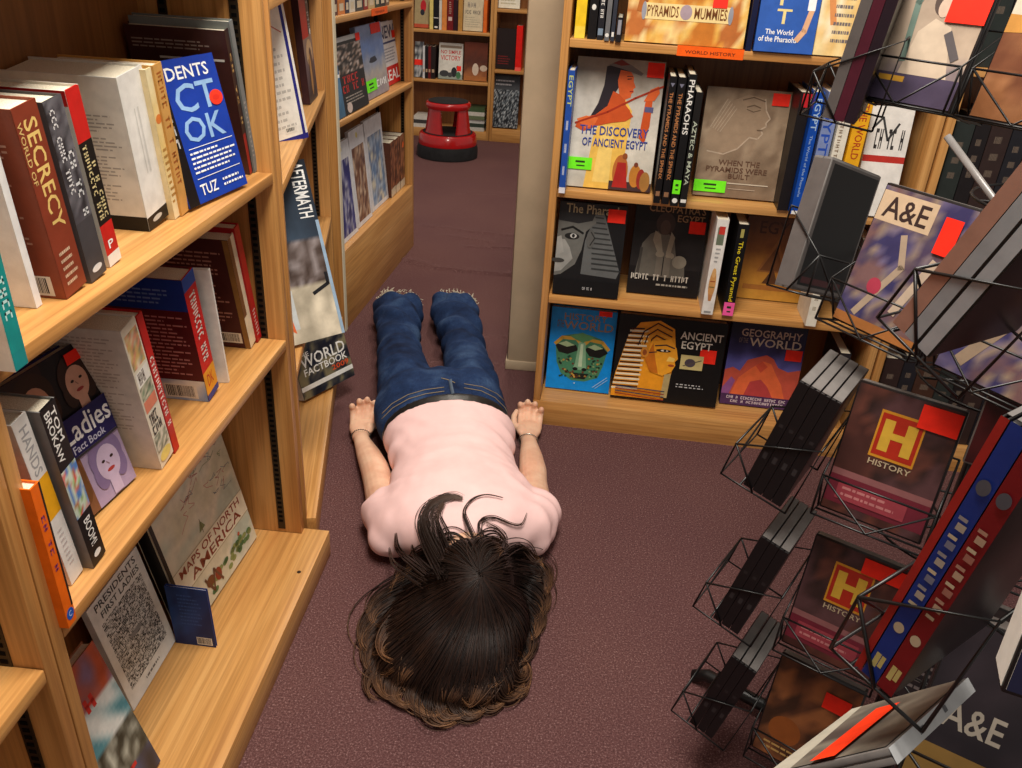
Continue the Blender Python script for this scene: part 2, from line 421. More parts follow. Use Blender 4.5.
# ------------------------------------------------------------------ wooden bookcases
def bookcase(name, label, fr, origin, width, depth, height, shelves, base_h, protrude=0., th=.02, tracks='LR', base_solid=False, laminate=False, group=None, top=False, bw=None):
    o = Vector(origin); root = empty(name, basis(fr.r, -fr.n, Vector((0, 0, 1)), o), label, 'bookcase', group)
    for nm, x0 in (('L', 0), ('R', width-th)):
        u = MB().bbox((x0, 0, 0), (x0+th, depth, height), .0015).build('upright', M['z'], root); smooth_by_angle(u)
        if laminate and nm == 'L':
            MB().bbox((x0-.001, -.004, 0), (x0+th+.001, .0, height), .001).build('edge_strip', M['laminate'], u)
        xi = x0+th if nm == 'L' else x0; sg = 1 if nm == 'L' else -1
        if nm in tracks:
            for yy in (.045, depth-.05):
                tk = MB().box((min(xi, xi+sg*.002), yy-.008, .08), (max(xi, xi+sg*.002), yy+.008, height-.02)).build('shelf_track', M['track'], u)
                sl = MB(); z = .1
                while z < min(height-.05, 1.6):
                    a, b = sorted((xi+sg*.0021, xi+sg*.0027)); sl.box((a, yy-.0045, z), (b, yy+.0045, z+.006)); z += .0127
                s = sl.build('track_slots', M['slot'], tk)
    MB().box((th, depth-.006, 0), (width-th, depth, height)).build('back_panel', M['bz'], root)
    for z in shelves:
        s = MB().bbox((th+.001, .0, z-.02), (width-th-.001, depth-.007, z), .0018).build('shelf', M['x'], root); smooth_by_angle(s)
    ex0, ex1 = bw or (th, width-th)
    if protrude or base_solid:
        if protrude: ex0, ex1 = bw or (0, width)
        b = MB().bbox((ex0, -protrude, 0), (ex1, .0003 if protrude else depth-.01, base_h), .0012)
        if protrude: b.box((th+.001, 0.0, base_h-.02), (width-th-.001, depth-.007, base_h-.00005))
        b = b.build('base', M['x'], root); smooth_by_angle(b)
    return root
bookcase('bookcase', 'honey pine bookcase at the left with the map book on its wide foot ledge', F1, (-.55, .66, 0), .85, .22, 1.75, [.565, .905, 1.32], .07, .06)
bookcase('bookcase', 'pine bookcase cut off by the lower left corner of the photo', F1, (-.55, -.2, 0), .858, .22, 1.75, [.18, .54, .9, 1.32], .07)
gm = at(317, 545, z=0); gm2 = at(344, 330, z=0)
F_MID = Frame(((gm2-gm).x, (gm2-gm).y))
om = gm - F_MID.n*.022 + F_MID.r*.014; om.z = 0
PM = om
WMID = (gm2-gm).length
zs = []
for p in ((326, 88), (331, 218)):
    q = at(*p, n=F_MID.n, p=PM); zs.append(q.z); LOG.append(('mid shelf', p, round((q-PM).dot(F_MID.r), 3), round(q.z, 3)))
bookcase('bookcase', 'angled pine bookcase between the left bookcase and the cream-edged one', F_MID, om, 1.2, .2, 1.75, [zs[1], zs[0], zs[0]+.33], .07, .022)
o2 = Vector((-.787, 2.75, 0))
bookcase('bookcase', 'pine bookcase with a deep plinth and cream edge beside the feet', F2, o2, 1.03, .21, 1.75, [.75, 1.07, 1.42], .3, 0, base_solid=True, laminate=True)
OE = at(531.5, 422.5, z=0)
EZ = [at(x, y, n=F_EG.n, p=OE).z for x, y in ((546.8, 302.5), (557.6, 197), (568, 47), (531.8, 399.5))]
LOG.append(('EGYPT', OE, EZ))
bookcase('bookcase', 'pine bookcase of ancient Egypt picture books beside the beige pillar', F_EG, OE, .95, .25, 1.7, [EZ[0]+.02, EZ[1]+.02, EZ[2]+.02, 1.42], EZ[3], .001, bw=(0.0, .95), tracks='')
bookcase('bookcase', 'added pine bookcase at the right, behind the wire racks', F_EG, OE+F_EG.r*.956, .95, .25, 1.7, [EZ[0]+.02, EZ[1]+.02, EZ[2]+.02, 1.42], EZ[3], .001, bw=(0.0, .95), tracks='')  # added bookcase, put in to darken the gaps between the racks
bookcase('bookcase', 'wide pine bookcase far away behind the red stool', F_FAR, (-1.6, 6.285, 0), .955, .25, 1.7, [.407, .742, 1.1], .06, 0, base_solid=True, tracks='')
bookcase('bookcase', 'far pine bookcase holding the crowd poster, partly behind the pillar', F_FAR, (-.642, 6.275, 0), .9, .25, 1.7, [.504, .905, 1.25], .09, 0, base_solid=True, tracks='')
# screw hole in the foot ledge of the first bookcase
q = at(299, 572, z=.0702); h = MB().lathe([(.0045, 0), (.0045, .0003), (.003, .0004)], 14, q).build('screw_cover', M['screw']); h['label'] = 'small dark screw head set in the foot ledge of the left bookcase'; h['category'] = 'screw'

# ------------------------------------------------------------------ pillar
pc = MB().bbox((-.168, 2.56, .0), (.03, 2.76, 2.3), .012); p = pc.build('trim_1', M['pillar']); smooth_by_angle(p); structure(p)
pc = MB().bbox((-.172, 2.556, 0), (.034, 2.764, .035), .004); p2 = pc.build('trim_2', M['pillar']); smooth_by_angle(p2); structure(p2)

# ------------------------------------------------------------------ red kick stool
cst = Vector((-.865, 5.71, 0))
st = empty('step_stool', Matrix.Translation(cst), 'round red two-step stool with black rubber foot at the end of the aisle', 'stool')
o = MB().lathe([(.19, .0), (.206, .004), (.207, .055), (.2, .085)], 48).build('rubber_skirt', M['rubber'], st, True); smooth_by_angle(o, 40)
o = MB().lathe([(.199, .086), (.2, .092), (.192, .15), (.186, .158), (.17, .16)], 48).build('lower_step', M['red'], st, True); smooth_by_angle(o, 40)
o = MB().lathe([(.168, .1605), (.168, .165), (.10, .166)], 48).build('lower_tread', M['rubber'], st); smooth_by_angle(o, 30)
for k in range(4):
    a0 = R(45+90*k+12); lg = MB(); n = 9
    for i, (rr, z) in enumerate([(.158, .166), (.152, .2), (.146, .26), (.14, .32)]):
        for j in range(n):
            hw = R(30 - 9*min(1, i/3)); an = a0-hw+2*hw*j/(n-1)
            for q in (rr, rr-.005): lg.v.append(Vector((q*math.cos(an), q*math.sin(an), z)))
    for i in range(3):
        for j in range(n-1):
            b = i*n*2+j*2
            lg.face([b, b+2, b+2+2*n, b+2*n]); lg.face([b+1, b+1+2*n, b+3+2*n, b+3])
        for j, s_ in ((0, 1), (n-1, -1)):
            b = i*n*2+j*2; lg.face([b, b+1, b+1+2*n, b+2*n][::s_])
    lg.build('leg', M['red'], st, True)
o = MB().lathe([(.13, .315), (.146, .318), (.152, .335), (.15, .352), (.144, .358), (.13, .36)], 48).build('upper_step', M['red'], st, True); smooth_by_angle(o, 40)
o = MB().lathe([(.134, .3605), (.134, .364), (.128, .366)], 48).build('upper_tread', M['rubber'], st); smooth_by_angle(o, 30)

# ------------------------------------------------------------------ light
def area(name, loc, rot, sx, sy, power, c):
    l = bpy.data.lights.new(name, 'AREA'); l.shape = 'RECTANGLE'; l.size = sx; l.size_y = sy; l.energy = power; l.color = c
    o = bpy.data.objects.new(name, l); col.objects.link(o); o.location = loc; o.rotation_euler = rot; return o
area('ceiling_lamp', (.0, .8, 2.7), (0, 0, 0), .5, 1.3, 66, (1, .93, .83))
area('ceiling_lamp', (-.3, 4.6, 2.75), (0, 0, 0), .4, 1.3, 40, (1, .9, .76))
w = bpy.data.worlds.new('world'); sc.world = w; w.use_nodes = True
w.node_tree.nodes['Background'].inputs['Color'].default_value = (1, .91, .82, 1); w.node_tree.nodes['Background'].inputs['Strength'].default_value = .3
sc.view_settings.view_transform = 'Standard'; sc.view_settings.look = 'None'; sc.view_settings.gamma = 1; sc.view_settings.use_curve_mapping = False; sc.view_settings.exposure = 0.22
# ------------------------------------------------------------------ left bookcase, upper shelf
W_, K_, WH = (255, 255, 255), (20, 18, 20), (240, 238, 232)
S1, S2, SB = .905, .565, .07
g1 = 'books on the upper shelf of the left bookcase'
spine_out(F1, S1, (16, 373), (20, 369), (3, 300), .17, 'teal-spined paperback, lowest and nearest on the upper left shelf', (236, 232, 222), t=.022, h=.19, lean=.02, spine_c=(22, 140, 140), group=g1,
    spine=[('r', 0, .1, 1, .9, (22, 146, 142)), U(5, .25, .2, .75, .5, (200, 236, 230), -90)])
spine_out(F1, S1, (37, 309), (40, 305), (2, 205), .15, 'white book with a black silhouette, left of the thick brown book', (240, 240, 238), t=.012, h=.235, lean=.08, group=g1,
    back=[('e', .45, .36, .1, .1, (36, 34, 36)), ('p', [(.36, .4), (.6, .42), (.72, .2), (.66, .16), (.58, .28), (.5, .1), (.4, .1)], (36, 34, 36))])
spine_out(F1, S1, (67, 300), (90, 290), (15, 110), .155, 'thick russet hardback with tall gold spine lettering', (142, 72, 50), spine_c=(136, 58, 38), lean=R(7), group=g1,
    spine=[T('SECRECY', .3, .36, .82, .93, (236, 200, 118), -90), T('WORLD OF', .05, .62, .22, .93, (226, 190, 120), -90), ('l', .2, .05, .8, .26, 5, (220, 190, 160))],
    back=[('l', .1, .3, .9, .92, 22, (196, 150, 128))]+barcode(.5, .015, .92, .13), stickers=[])
spine_out(F1, S1, (92, 284), (109, 275), (35, 103), .15, 'charcoal paperback with a torn grey photo on its spine', (88, 84, 84), spine_c=(70, 68, 72), lean=R(7), group=g1,
    spine=[pic(blotch([(46, 44, 48), (120, 118, 124), (70, 66, 72)], 6, 3), 0, .35, 1, 1, 4, 20), U(13, .2, .5, .45, .95, (226, 224, 224), -90), U(7, .55, .35, .85, .72, (220, 220, 220), -90), ('e', .5, .06, .3, .02, (230, 230, 230))])
spine_out(F1, S1, (110, 268), (123, 263), (57, 91), .15, 'red book with a black title panel down its spine', (226, 220, 206), spine_c=(206, 34, 30), lean=R(7), group=g1,
    spine=[('r', .0, .25, 1, .72, (22, 20, 20)), U(12, .2, .27, .5, .7, (222, 206, 150), -90), U(8, .58, .27, .85, .6, (222, 206, 150), -90), ('r', 0, 0, 1, .07, WH), T('P', .3, .1, .7, .15, W_)], back=[('r', 0, .92, 1, 1, (200, 40, 34))])
spine_out(F1, S1, (150, 232), (174, 219), (118, 78), .16, 'very thick white reference book with black foot band', (226, 224, 216), spine_c=(238, 236, 230), lean=R(7), group=g1,
    spine=[('r', 0, 0, 1, .09, K_), ('r', .38, .36, .42, .78, (214, 212, 206)), ('r', .5, .36, .56, .78, (216, 214, 208)), ('e', .4, .05, .2, .018, (200, 198, 190))],
    back=[('l', .08, .2, .92, .82, 26, (170, 168, 164)), ('r', .0, 0, 1, .1, K_), ('r', .1, .02, .28, .085, (220, 216, 206)), U(8, .12, .86, .6, .94, (210, 130, 120))])
spine_out(F1, S1, (175, 220), (182, 217), (138, 70), .15, 'cream paperback with an orange flower, right of the thick white book', (238, 218, 168), lean=R(7), group=g1,
    spine=[pic(grad((240, 226, 186), (236, 204, 130), (238, 224, 180)), nx=2, ny=12), ('e', .5, .68, .4, .03, (226, 130, 60)), ('l', .2, .1, .8, .5, 9, (190, 140, 70))])
spine_out(F1, S1, (182, 217), (190, 213), (143, 66), .15, 'tan paperback with brown spine lettering, left of the blue guide', (210, 158, 86), lean=R(7), group=g1,
    spine=[U(16, .25, .2, .75, .95, (170, 96, 40), -90)])
face_out(F1, S1, (191, 213), (248, 187), (212, 56), .028, 'bright blue guidebook with large pale lettering and a red dot', (20, 62, 168), spine_c=K_, w=None, group=g1, side='R',
    front=[('r', 0, 0, .16, 1, K_), T('STU', .02, .9, .14, .93, W_), U(5, .03, .3, .12, .75, (190, 190, 190), -90), T('DENTS', .2, .86, .86, .95, W_), T('CT', .24, .63, .88, .83, (150, 190, 235)), T('OK', .24, .42, .88, .6, (150, 190, 235)),
           ('r', .22, .385, .95, .39, W_), ('l', .22, .2, .95, .37, 5, W_), ('r', .22, .17, .95, .175, W_), T('TUZ', .22, .05, .5, .13, W_), ('l', .6, .05, .95, .13, 2, W_), ('e', .86, .69, .11, .055, (250, 60, 40)), ('e', .86, .69, .06, .02, (226, 50, 36))])
spine_out(F1, S1, (250, 175), (255, 172), (221, 31), .17, 'dark brown book behind the bright blue guidebook', (74, 42, 38), t=.02, lean=R(12), spine_c=(52, 34, 34), group=g1,
    spine=[('r', 0, 0, .6, .3, (150, 30, 30)), U(7, .2, .35, .5, .85, (200, 160, 100), -90)], back=[('l', .05, .86, .92, .93, 3, (170, 150, 140)), ('r', .3, .8, .95, .815, (226, 222, 214))])
spine_out(F1, S1, (255, 173), (260, 170), (229, 22), .17, 'grey-spined book nearest the end panel of the upper left shelf', (128, 134, 132), t=.017, lean=R(12), spine_c=(112, 120, 124), group=g1, spine=[('l', .3, .1, .7, .5, 12, (180, 180, 176))])

# ------------------------------------------------------------------ left bookcase, middle shelf
g2 = 'books on the middle shelf of the left bookcase'
spine_out(F1, S2, (69, 629), (79, 620), (33, 500), .15, 'orange paperback nearest the front of the middle left shelf', (240, 112, 20), spine_c=(244, 110, 18), group=g2, t=.018, h=.2, lean=.02,
    spine=[('r', .82, .12, 1, 1, (40, 30, 28)), U(7, .25, .4, .6, .8, (150, 60, 110), -90), ('e', .5, .08, .4, .04, (30, 90, 190)), T('C', .35, .06, .65, .1, (200, 220, 250))])
spine_out(F1, S2, (72, 586), (86, 577), (15, 426), .15, 'white paperback spine with a yellow band, on the middle left shelf', (236, 234, 228), lean=R(7), group=g2,
    spine=[('r', 0, .42, 1, .66, (246, 180, 30)), T('HANDS', .25, .68, .8, .95, (170, 170, 170), -90), ('l', .3, .1, .7, .35, 8, (214, 206, 204))])
spine_out(F1, S2, (94, 569), (107, 551), (36, 413), .16, 'grey and black hardback with a colour photo band on its spine', (126, 126, 124), spine_c=K_, lean=R(7), group=g2,
    spine=[T('TOM', .55, .78, .85, .97, WH, -90), T('BROKAW', .15, .68, .5, .97, WH, -90), pic(blotch([(210, 225, 205), (228, 60, 60), (120, 190, 90), (240, 238, 230), (80, 130, 200)], 5, 9, 2.2), 0, .34, 1, .64, 6, 12), T('BOOM!', .3, .12, .75, .3, WH, -90), ('e', .5, .06, .25, .02, WH)])
def ladies():
    f = [pic(grad((60, 50, 60), (120, 90, 90), (40, 30, 34)), nx=6, ny=8)]
    def head(u, v, s, skin, hair):
        return [('e', u, v+.02*s, .17*s, .13*s, hair), ('e', u-.1*s, v-.06*s, .07*s, .08*s, hair), ('e', u+.1*s, v-.06*s, .07*s, .08*s, hair), ('r', u-.05*s, v-.2*s, u+.05*s, v-.05*s, skin), ('e', u, v-.02*s, .115*s, .1*s, skin),
                ('e', u-.045*s, v, .018*s, .008*s, (50, 34, 30)), ('e', u+.045*s, v, .018*s, .008*s, (50, 34, 30)), ('e', u, v-.06*s, .04*s, .01*s, (170, 60, 56)), ('s', [(u-.02*s, v-.01*s), (u, v-.03*s)], .006*s, mixc(skin, (90, 50, 40), .4))]
    f += [('r', 0, .62, .5, 1, (48, 30, 30)), ('r', .5, .62, 1, 1, (30, 24, 28))]
    f += head(.34, .8, 1.25, (198, 140, 112), (56, 34, 26)) + head(.8, .8, 1.1, (222, 166, 140), (60, 40, 34)) + head(.05, .86, .8, (190, 140, 120), (50, 34, 30))
    f += [('r', 0, 0, .5, .4, (128, 84, 56)), ('r', .5, 0, 1, .4, (170, 150, 180))]
    f += head(.28, .25, 1.25, (206, 148, 108), (110, 70, 40)) + head(.76, .25, 1.2, (198, 178, 204), (130, 110, 150))
    f += [('r', 0, .39, 1, .63, (38, 34, 92)), T('First', .1, .575, .3, .62, (206, 206, 226)), T('Ladies', .42, .47, .99, .61, W_), T('Fact Book', .46, .405, .86, .455, (206, 206, 226)), ('r', 0, .375, 1, .39, (60, 56, 60))]
    return f
face_out(F1, S2, (82, 528), (135, 479), (79, 342), .02, 'navy paperback showing portraits of women around a pale title', (38, 34, 92), w=.165, group=g2, lock=False, front=ladies(), stickers=[('front', .76, .9, .93, .97, RED_ST)])
spine_out(F1, S2, (162, 470), (175, 454), (120, 332), .16, 'thick white-covered book with small pictures down its spine', (226, 218, 208), spine_c=(232, 222, 200), group=g2,
    spine=[pic(blotch([(214, 180, 110), (240, 226, 200), (110, 120, 80), (226, 150, 120)], 7, 4, 2.2), .08, .72, .92, .95, 5, 8), ('r', .08, .6, .92, .7, (240, 236, 226)), U(4, .2, .61, .8, .69, (90, 70, 60)), pic(blotch([(120, 140, 110), (226, 214, 190), (80, 90, 70)], 8, 6, 2), .08, .5, .92, .6, 5, 6), ('r', .08, .42, .92, .5, (222, 130, 100)), U(5, .15, .32, .85, .4, (60, 60, 60)), U(3, .15, .25, .85, .31, (60, 60, 60)), pic(blotch([(110, 120, 100), (230, 220, 200)], 8, 2, 2), .08, .12, .92, .24, 5, 6), ('e', .5, .07, .4, .04, (236, 214, 120))],
    back=[('l', .1, .3, .9, .95, 28, (190, 178, 168))])
spine_out(F1, S2, (175, 454), (180, 448), (136, 317), .16, 'slim red paperback pressed against the thick picture-spined book', (196, 30, 26), group=g2, spine=[U(14, .2, .2, .8, .75, (246, 230, 220), -90)])
spine_out(F1, S2, (209, 402), (221, 398), (181, 281), .165, 'maroon book with a red spine and blue top band', (92, 26, 34), spine_c=(212, 28, 24), group=g2,
    spine=[('r', 0, .9, 1, 1, (40, 80, 170)), U(12, .3, .3, .75, .86, (244, 236, 226), -90), ('r', 0, .05, 1, .24, (236, 160, 40)), T('DK', .25, .1, .75, .2, (200, 60, 30)), ('r', 0, 0, 1, .05, (40, 60, 140))],
    back=[('r', 0, .76, 1, 1, (24, 60, 150)), ('l', .2, .8, .85, .93, 4, (110, 140, 200)), ('l', .15, .22, .95, .72, 16, (190, 130, 130)), pic(blotch([(220, 224, 232), (120, 150, 200), (236, 234, 230)], 5, 2), 0, 0, 1, .18, 8, 3)]+barcode(.55, .02, .9, .14))
spine_out(F1, S2, (229, 383), (233, 379), (199, 270), .155, 'thin white-covered book leaning out right of the maroon one', (244, 242, 236), group=g2, t=.008, yaw=R(10), lean=R(10), back=[])
spine_out(F1, S2, (251, 349), (258, 343), (227, 241), .17, 'dark maroon book with a cream spine near the middle shelf end', (78, 34, 36), spine_c=(226, 210, 180), group=g2,
    spine=[('r', 0, .3, .4, 1, (120, 80, 50))], back=[('l', .15, .25, .9, .9, 18, (180, 130, 120)), ('r', .94, .0, 1, 1, (150, 110, 60))]+barcode(.55, .05, .92, .15))
spine_out(F1, S2, (258, 343), (262, 338), (234, 229), .17, 'thin red paperback standing against the middle shelf end panel', (176, 26, 30), group=g2, spine=[('l', .2, .05, .8, .3, 8, (230, 200, 190))])

# ------------------------------------------------------------------ left bookcase, foot ledge
g3 = 'large books leaning on the foot ledge of the left bookcase'
def maps():
    f = [pic(blotch([(224, 214, 186), (212, 206, 176), (232, 222, 198), (196, 204, 186)], 3, 5, 1.1), nx=14, ny=18)]
    rnd = random.Random(3); f.append(('=',))
    for k in range(22):
        u, v = rnd.uniform(.35, .95), rnd.uniform(.66, .98); pts = [(u, v)]
        for j in range(5): u += rnd.uniform(-.07, .07); v += rnd.uniform(-.04, .04); pts.append((min(.97, max(.03, u)), min(.98, max(.6, v))))
        f.append(('s', pts, .005, rnd.choice([(196, 130, 120), (150, 160, 120), (180, 120, 110), (130, 140, 140)])))
    f += [('=',), ('p', [(.42, .52), (.5, .53), (.46, .6)], (120, 130, 80)), ('s', [(.46, .5), (.46, .61)], .006, (100, 90, 60)), ('r', 0, .27, 1, .47, (236, 226, 200)), ('r', 0, .465, 1, .47, (170, 150, 110)), ('r', 0, .27, 1, .275, (170, 150, 110)), T('MAPS OF NORTH', .1, .385, .93, .45, (150, 66, 44)), T('AMERICA', .2, .29, .9, .365, (140, 60, 40)), ('=',)]
    for k in range(26):
        u = rnd.uniform(.35, .95); f.append(('e', u, rnd.uniform(.02, .12)+.06*u, .03, .02, rnd.choice([(96, 130, 80), (70, 110, 70), (140, 150, 90)])))
    f += [('=',), ('e', .35, .15, .05, .04, (120, 70, 40)), ('e', .45, .13, .04, .05, (150, 60, 40)), ('s', [(.3, .2), (.36, .06), (.42, .2), (.48, .06)], .02, (110, 70, 50)), ('e', .8, .2, .015, .015, (190, 90, 60))]
    return f
face_out(F1, SB, (180, 655), (257, 539), (220, 433), .03, 'large pale map book leaning on the foot ledge', (222, 212, 186), spine_c=(26, 24, 24), w=.31, group=g3, front=maps()+[('r', 0, 0, .035, 1, K_)])
def mosaic():
    f = [('r', 0, 0, 1, 1, (234, 234, 230)), ('=',)]; rnd = random.Random(11)
    for j in range(44):
        u = .1
        while u < .9:
            w = rnd.choice((.008, .014, .022, .03)); g = rnd.choice((20, 40, 70, 120, 190, 225)); h = rnd.uniform(.5, 1)
            f.append(('r', u, .14+.66*j/44, min(.9, u+w), .14+.66*(j+h)/44, (g, g, g-2 if g > 5 else g))); u += w+rnd.choice((0, .004))
    f += [('=',), ('r', .4, .45, .6, .49, (150, 150, 150)), T('PRESIDENTS', .1, .91, .9, .97, (60, 60, 60)), T('FIRST LADIES', .15, .83, .9, .885, (60, 60, 60)), ('l', .35, .05, .7, .1, 1, (120, 120, 120))]
    return f
face_out(F1, SB, (134, 712), (176, 641), (136, 547), .012, 'white board book with a mosaic of tiny black and grey portraits', (236, 236, 232), w=None, group=g3, front=mosaic())
q0 = at(176, 643, z=SB); q1 = at(216, 648, z=SB)
xx = (q1-q0).normalized(); yy = Vector((0, 0, 1)).cross(xx)
mm = basis(xx, yy, Vector((0, 0, 1)), q0) @ Matrix.Rotation(R(2), 4, 'X') @ Matrix.Translation(((q1-q0).length/2, .004, 0))
book('thin navy blue booklet standing edge-out in front of the map book', (q1-q0).length, .148, .006, mm, (22, 56, 130), group=g3,
    front=[pic(blotch([(16, 40, 96), (30, 66, 134)], 3, 2), nx=6, ny=8), ('l', .25, .35, .8, .9, 9, (50, 84, 150))]+barcode(.55, .03, .93, .16))
def coast():
    def f(u, v):
        if v > .72: return mixc((206, 96, 60), (150, 120, 150), .5+nz(u, v, 8, 1))
        if v > .45: return mixc((230, 232, 226), (86, 140, 150), .5+1.3*nz(u+v, v, 6, 2))
        if v > .2: return mixc((66, 62, 50), (196, 196, 180), .35+1.2*nz(u, v, 12, 3))
        return mixc((60, 50, 44), (90, 96, 130), .5+nz(u, v, 5, 5))
    return [pic(f, nx=26, ny=34), ('u', 2, .3, .82, .75, .92, (226, 120, 90)), ('u', 3, .35, .7, .8, .79, (214, 60, 50)), ('s', [(.1, .3), (.5, .62)], .02, (240, 240, 236)), ('s', [(.1, .42), (.45, .74)], .012, (240, 190, 130)), ('u', 5, .35, .06, .95, .2, (200, 50, 46))]
face_out(F1, SB, (120, 835), (161, 763), (93, 643), .02, 'colourful coastal atlas at the near end of the foot ledge', (170, 110, 80), w=.2, group=g3, front=coast())

# ------------------------------------------------------------------ the angled bookcase behind it
SM1, SM0 = zs[0], zs[1]
g4 = 'books in the angled bookcase'
PX = om + F_MID.n*.012
q0 = at(278, 142, z=SM1); q1 = at(309, 138, z=SM1); xx = (q1-q0).normalized(); yy = Vector((0, 0, 1)).cross(xx)
mm = basis(xx, yy, Vector((0, 0, 1)), q1+Vector((0, 0, .002))) @ Matrix.Rotation(-R(9), 4, 'Y') @ Matrix.Translation((-.1, .012, 0))
book('tall white book with a thick blue border, beyond the left bookcase', .2, .31, .022, mm, (244, 240, 230), group=g4,
    front=[('r', .93, 0, .97, 1, (44, 44, 130)), ('r', 0, 0, 1, .04, (44, 44, 130)), ('l', .45, .1, .9, .7, 12, (200, 196, 188)), ('s', [(.75, .85), (.9, .78)], .008, (210, 120, 110))]+barcode(.7, .07, .86, .12))
def castle():
    return [pic(grad((40, 30, 34), (110, 90, 100), (160, 130, 110), (60, 40, 50)), nx=8, ny=12), ('r', 0, .6, .7, 1, (190, 36, 30)), ('r', .68, .62, 1, 1, (58, 40, 40)), U(6, .74, .66, .94, .98, (150, 150, 146), -90), ('e', .55, .45, .35, .13, (206, 170, 130)), ('e', .6, .3, .2, .2, (92, 66, 60)), ('e', .5, .25, .1, .2, (190, 140, 80)), ('r', .35, .1, .42, .4, (120, 90, 70)), ('e', .85, .64, .07, .03, WH)]
face_out(F_MID, SM1, (298, 120), (318, 96), (306, -8), .02, 'dark red and brown illustrated cover on the angled bookcase', (60, 34, 36), group=g4, front=castle(), w=.16)
def after():
    def f(u, v):
        if v > .55: return mixc((20, 22, 28), (66, 84, 104), (1-v)*1.9+.5*nz(u, v, 3, 4))
        if v > .3: return mixc((70, 56, 50), (150, 140, 140), .5+1.3*nz(u, v, 16, 5))
        return mixc((170, 160, 140), (226, 214, 190), .5+1.2*nz(u, v, 9, 6))
    return [pic(f, nx=24, ny=40), ('r', .5, .3, .57, .56, (30, 28, 30)), ('p', [(.46, .56), (.61, .56), (.535, .6)], (120, 110, 100)), ('r', .52, .08, .6, .3, (200, 206, 206)), ('p', [(.4, .14), (.52, .3), (.56, .06)], (226, 110, 60)), T('AFTERMATH', .84, .68, .97, .985, (232, 232, 230), -90), ('r', .97, 0, 1, .66, (150, 176, 200)), ('s', [(.8, .26), (.95, .3), (.95, .36)], .02, (30, 30, 34))]
face_out(F_MID, SM0, (293, 350), (345, 336), (304, 163), .025, 'tall book with a smoky ruins photo on its cover, beside the cream-edged bookcase', (30, 30, 36), group=g4, front=after(), w=.27)
def fact():
    return [pic(blotch([(30, 30, 40), (80, 76, 70), (24, 30, 50), (130, 120, 90)], 6, 8, 1.8), nx=16, ny=18), T('THE', .05, .6, .28, .67, WH), T('WORLD', .1, .44, .95, .62, WH), T('FACTBOOK', .12, .32, .95, .43, WH), T('2009', .62, .23, .95, .31, (236, 90, 40)), ('r', 0, .12, 1, .19, WH)]
face_out(F_MID, SB, (305, 404), (355, 378), (345, 336), .035, 'black world reference book with white lettering under the tall ruins book', (26, 26, 34), spine_c=(230, 228, 224), group=g4, front=fact(), h=.2, lean=R(17))
qm = at(292, 152, n=F_MID.n, p=om-F_MID.n*.04); hm = max(.2, qm.z-SM0); sm_ = (qm-om).dot(F_MID.r)-.05
LOG.append(('MAG', hm, sm_))
for k in range(5):
    c = [(236, 234, 228), (30, 28, 30), (200, 196, 190), (220, 120, 120), (40, 34, 40)][k]
    p = om + F_MID.r*(sm_+.022*k) - F_MID.n*.03; p.z = SM0+.0006
    book(f"{('white', 'black', 'pale grey', 'pink', 'dark')[k]} slim magazine in the striped row under the blue-bordered book", .15, hm, .018, basis(-F_MID.n, -F_MID.r, Vector((0, 0, 1)), p) @ Matrix.Translation((.08, 0, 0)), c, group='slim magazines on the angled bookcase', kind='magazine', cat='magazine')
# ------------------------------------------------------------------ cream-edged bookcase beyond the feet
ZB, Z2, Z3 = .3, .75, 1.07
P2 = o2 - F2.n*.02
g5 = 'calendars in clear sleeves on the plinth of the cream-edged bookcase'
def sleeve(A, B, Tp, label, fn, extra=()):
    r = face_out(F2, ZB, A, B, Tp, .012, label, (232, 232, 236), group=g5, lock=True, lean=R(5), front=[pic(fn, .1, .05, .9, .82, 12, 18)]+list(extra), kind='calendar', cat='calendar')
    return r
sleeve((343, 246), (358, 231), (356, 138), 'large sleeved calendar with a blue and white winged figure, nearest the cream edge', blotch([(50, 56, 120), (90, 90, 150), (200, 200, 214), (60, 60, 110)], 4, 1), [('r', 0, .87, 1, 1, (226, 228, 232)), ('e', .5, .93, .06, .03, (236, 220, 120))])
sleeve((359, 229), (372, 216), (370, 124), 'sleeved calendar with a crowded brown picture, middle of the three', blotch([(120, 80, 60), (190, 150, 120), (90, 60, 60), (220, 190, 160)], 9, 2), [('e', .5, .93, .06, .03, (236, 220, 120))])
sleeve((373, 213), (388, 198), (386, 112), 'pale blue sleeved calendar, furthest of the three', blotch([(110, 140, 180), (200, 214, 230), (90, 110, 150), (226, 220, 200)], 5, 3))
for k, lab in enumerate(('brown-spined hardback next to the blue sleeved calendar', 'middle one of three brown hardbacks on the deep plinth', 'orange-brown hardback at the far end of the deep plinth')):
    p = o2 + F2.r*(.76+.077*k); p -= F2.n*.03; p.z = ZB+.0006
    book(lab, .16, .235, .07, basis(-F2.n, -F2.r, Vector((0, 0, 1)), p) @ Matrix.Rotation(-R(3), 4, 'X') @ Matrix.Translation((.08, -.035, 0)), (92, 54, 40), spine_c=(110, 66, 46), group='brown hardbacks on the plinth of the cream-edged bookcase',
         spine=[pic(blotch([(70, 40, 30), (150, 90, 60), (200, 130, 90), (90, 50, 40)], 5, k), 0, .15, 1, 1, 6, 12), ('r', 0, 0, 1, .15, (222, 206, 180))]+([('e', .7, .8, .2, .06, (240, 100, 40))] if k == 2 else []))
g6 = 'books on the middle shelf of the cream-edged bookcase'
def c2(A, B, Tp, t, label, cover, front, st=(), **k):
    return face_out(F2, Z2, A, B, Tp, t, label, cover, group=g6, lock=True, lean=R(8), front=front, stickers=st, **k)
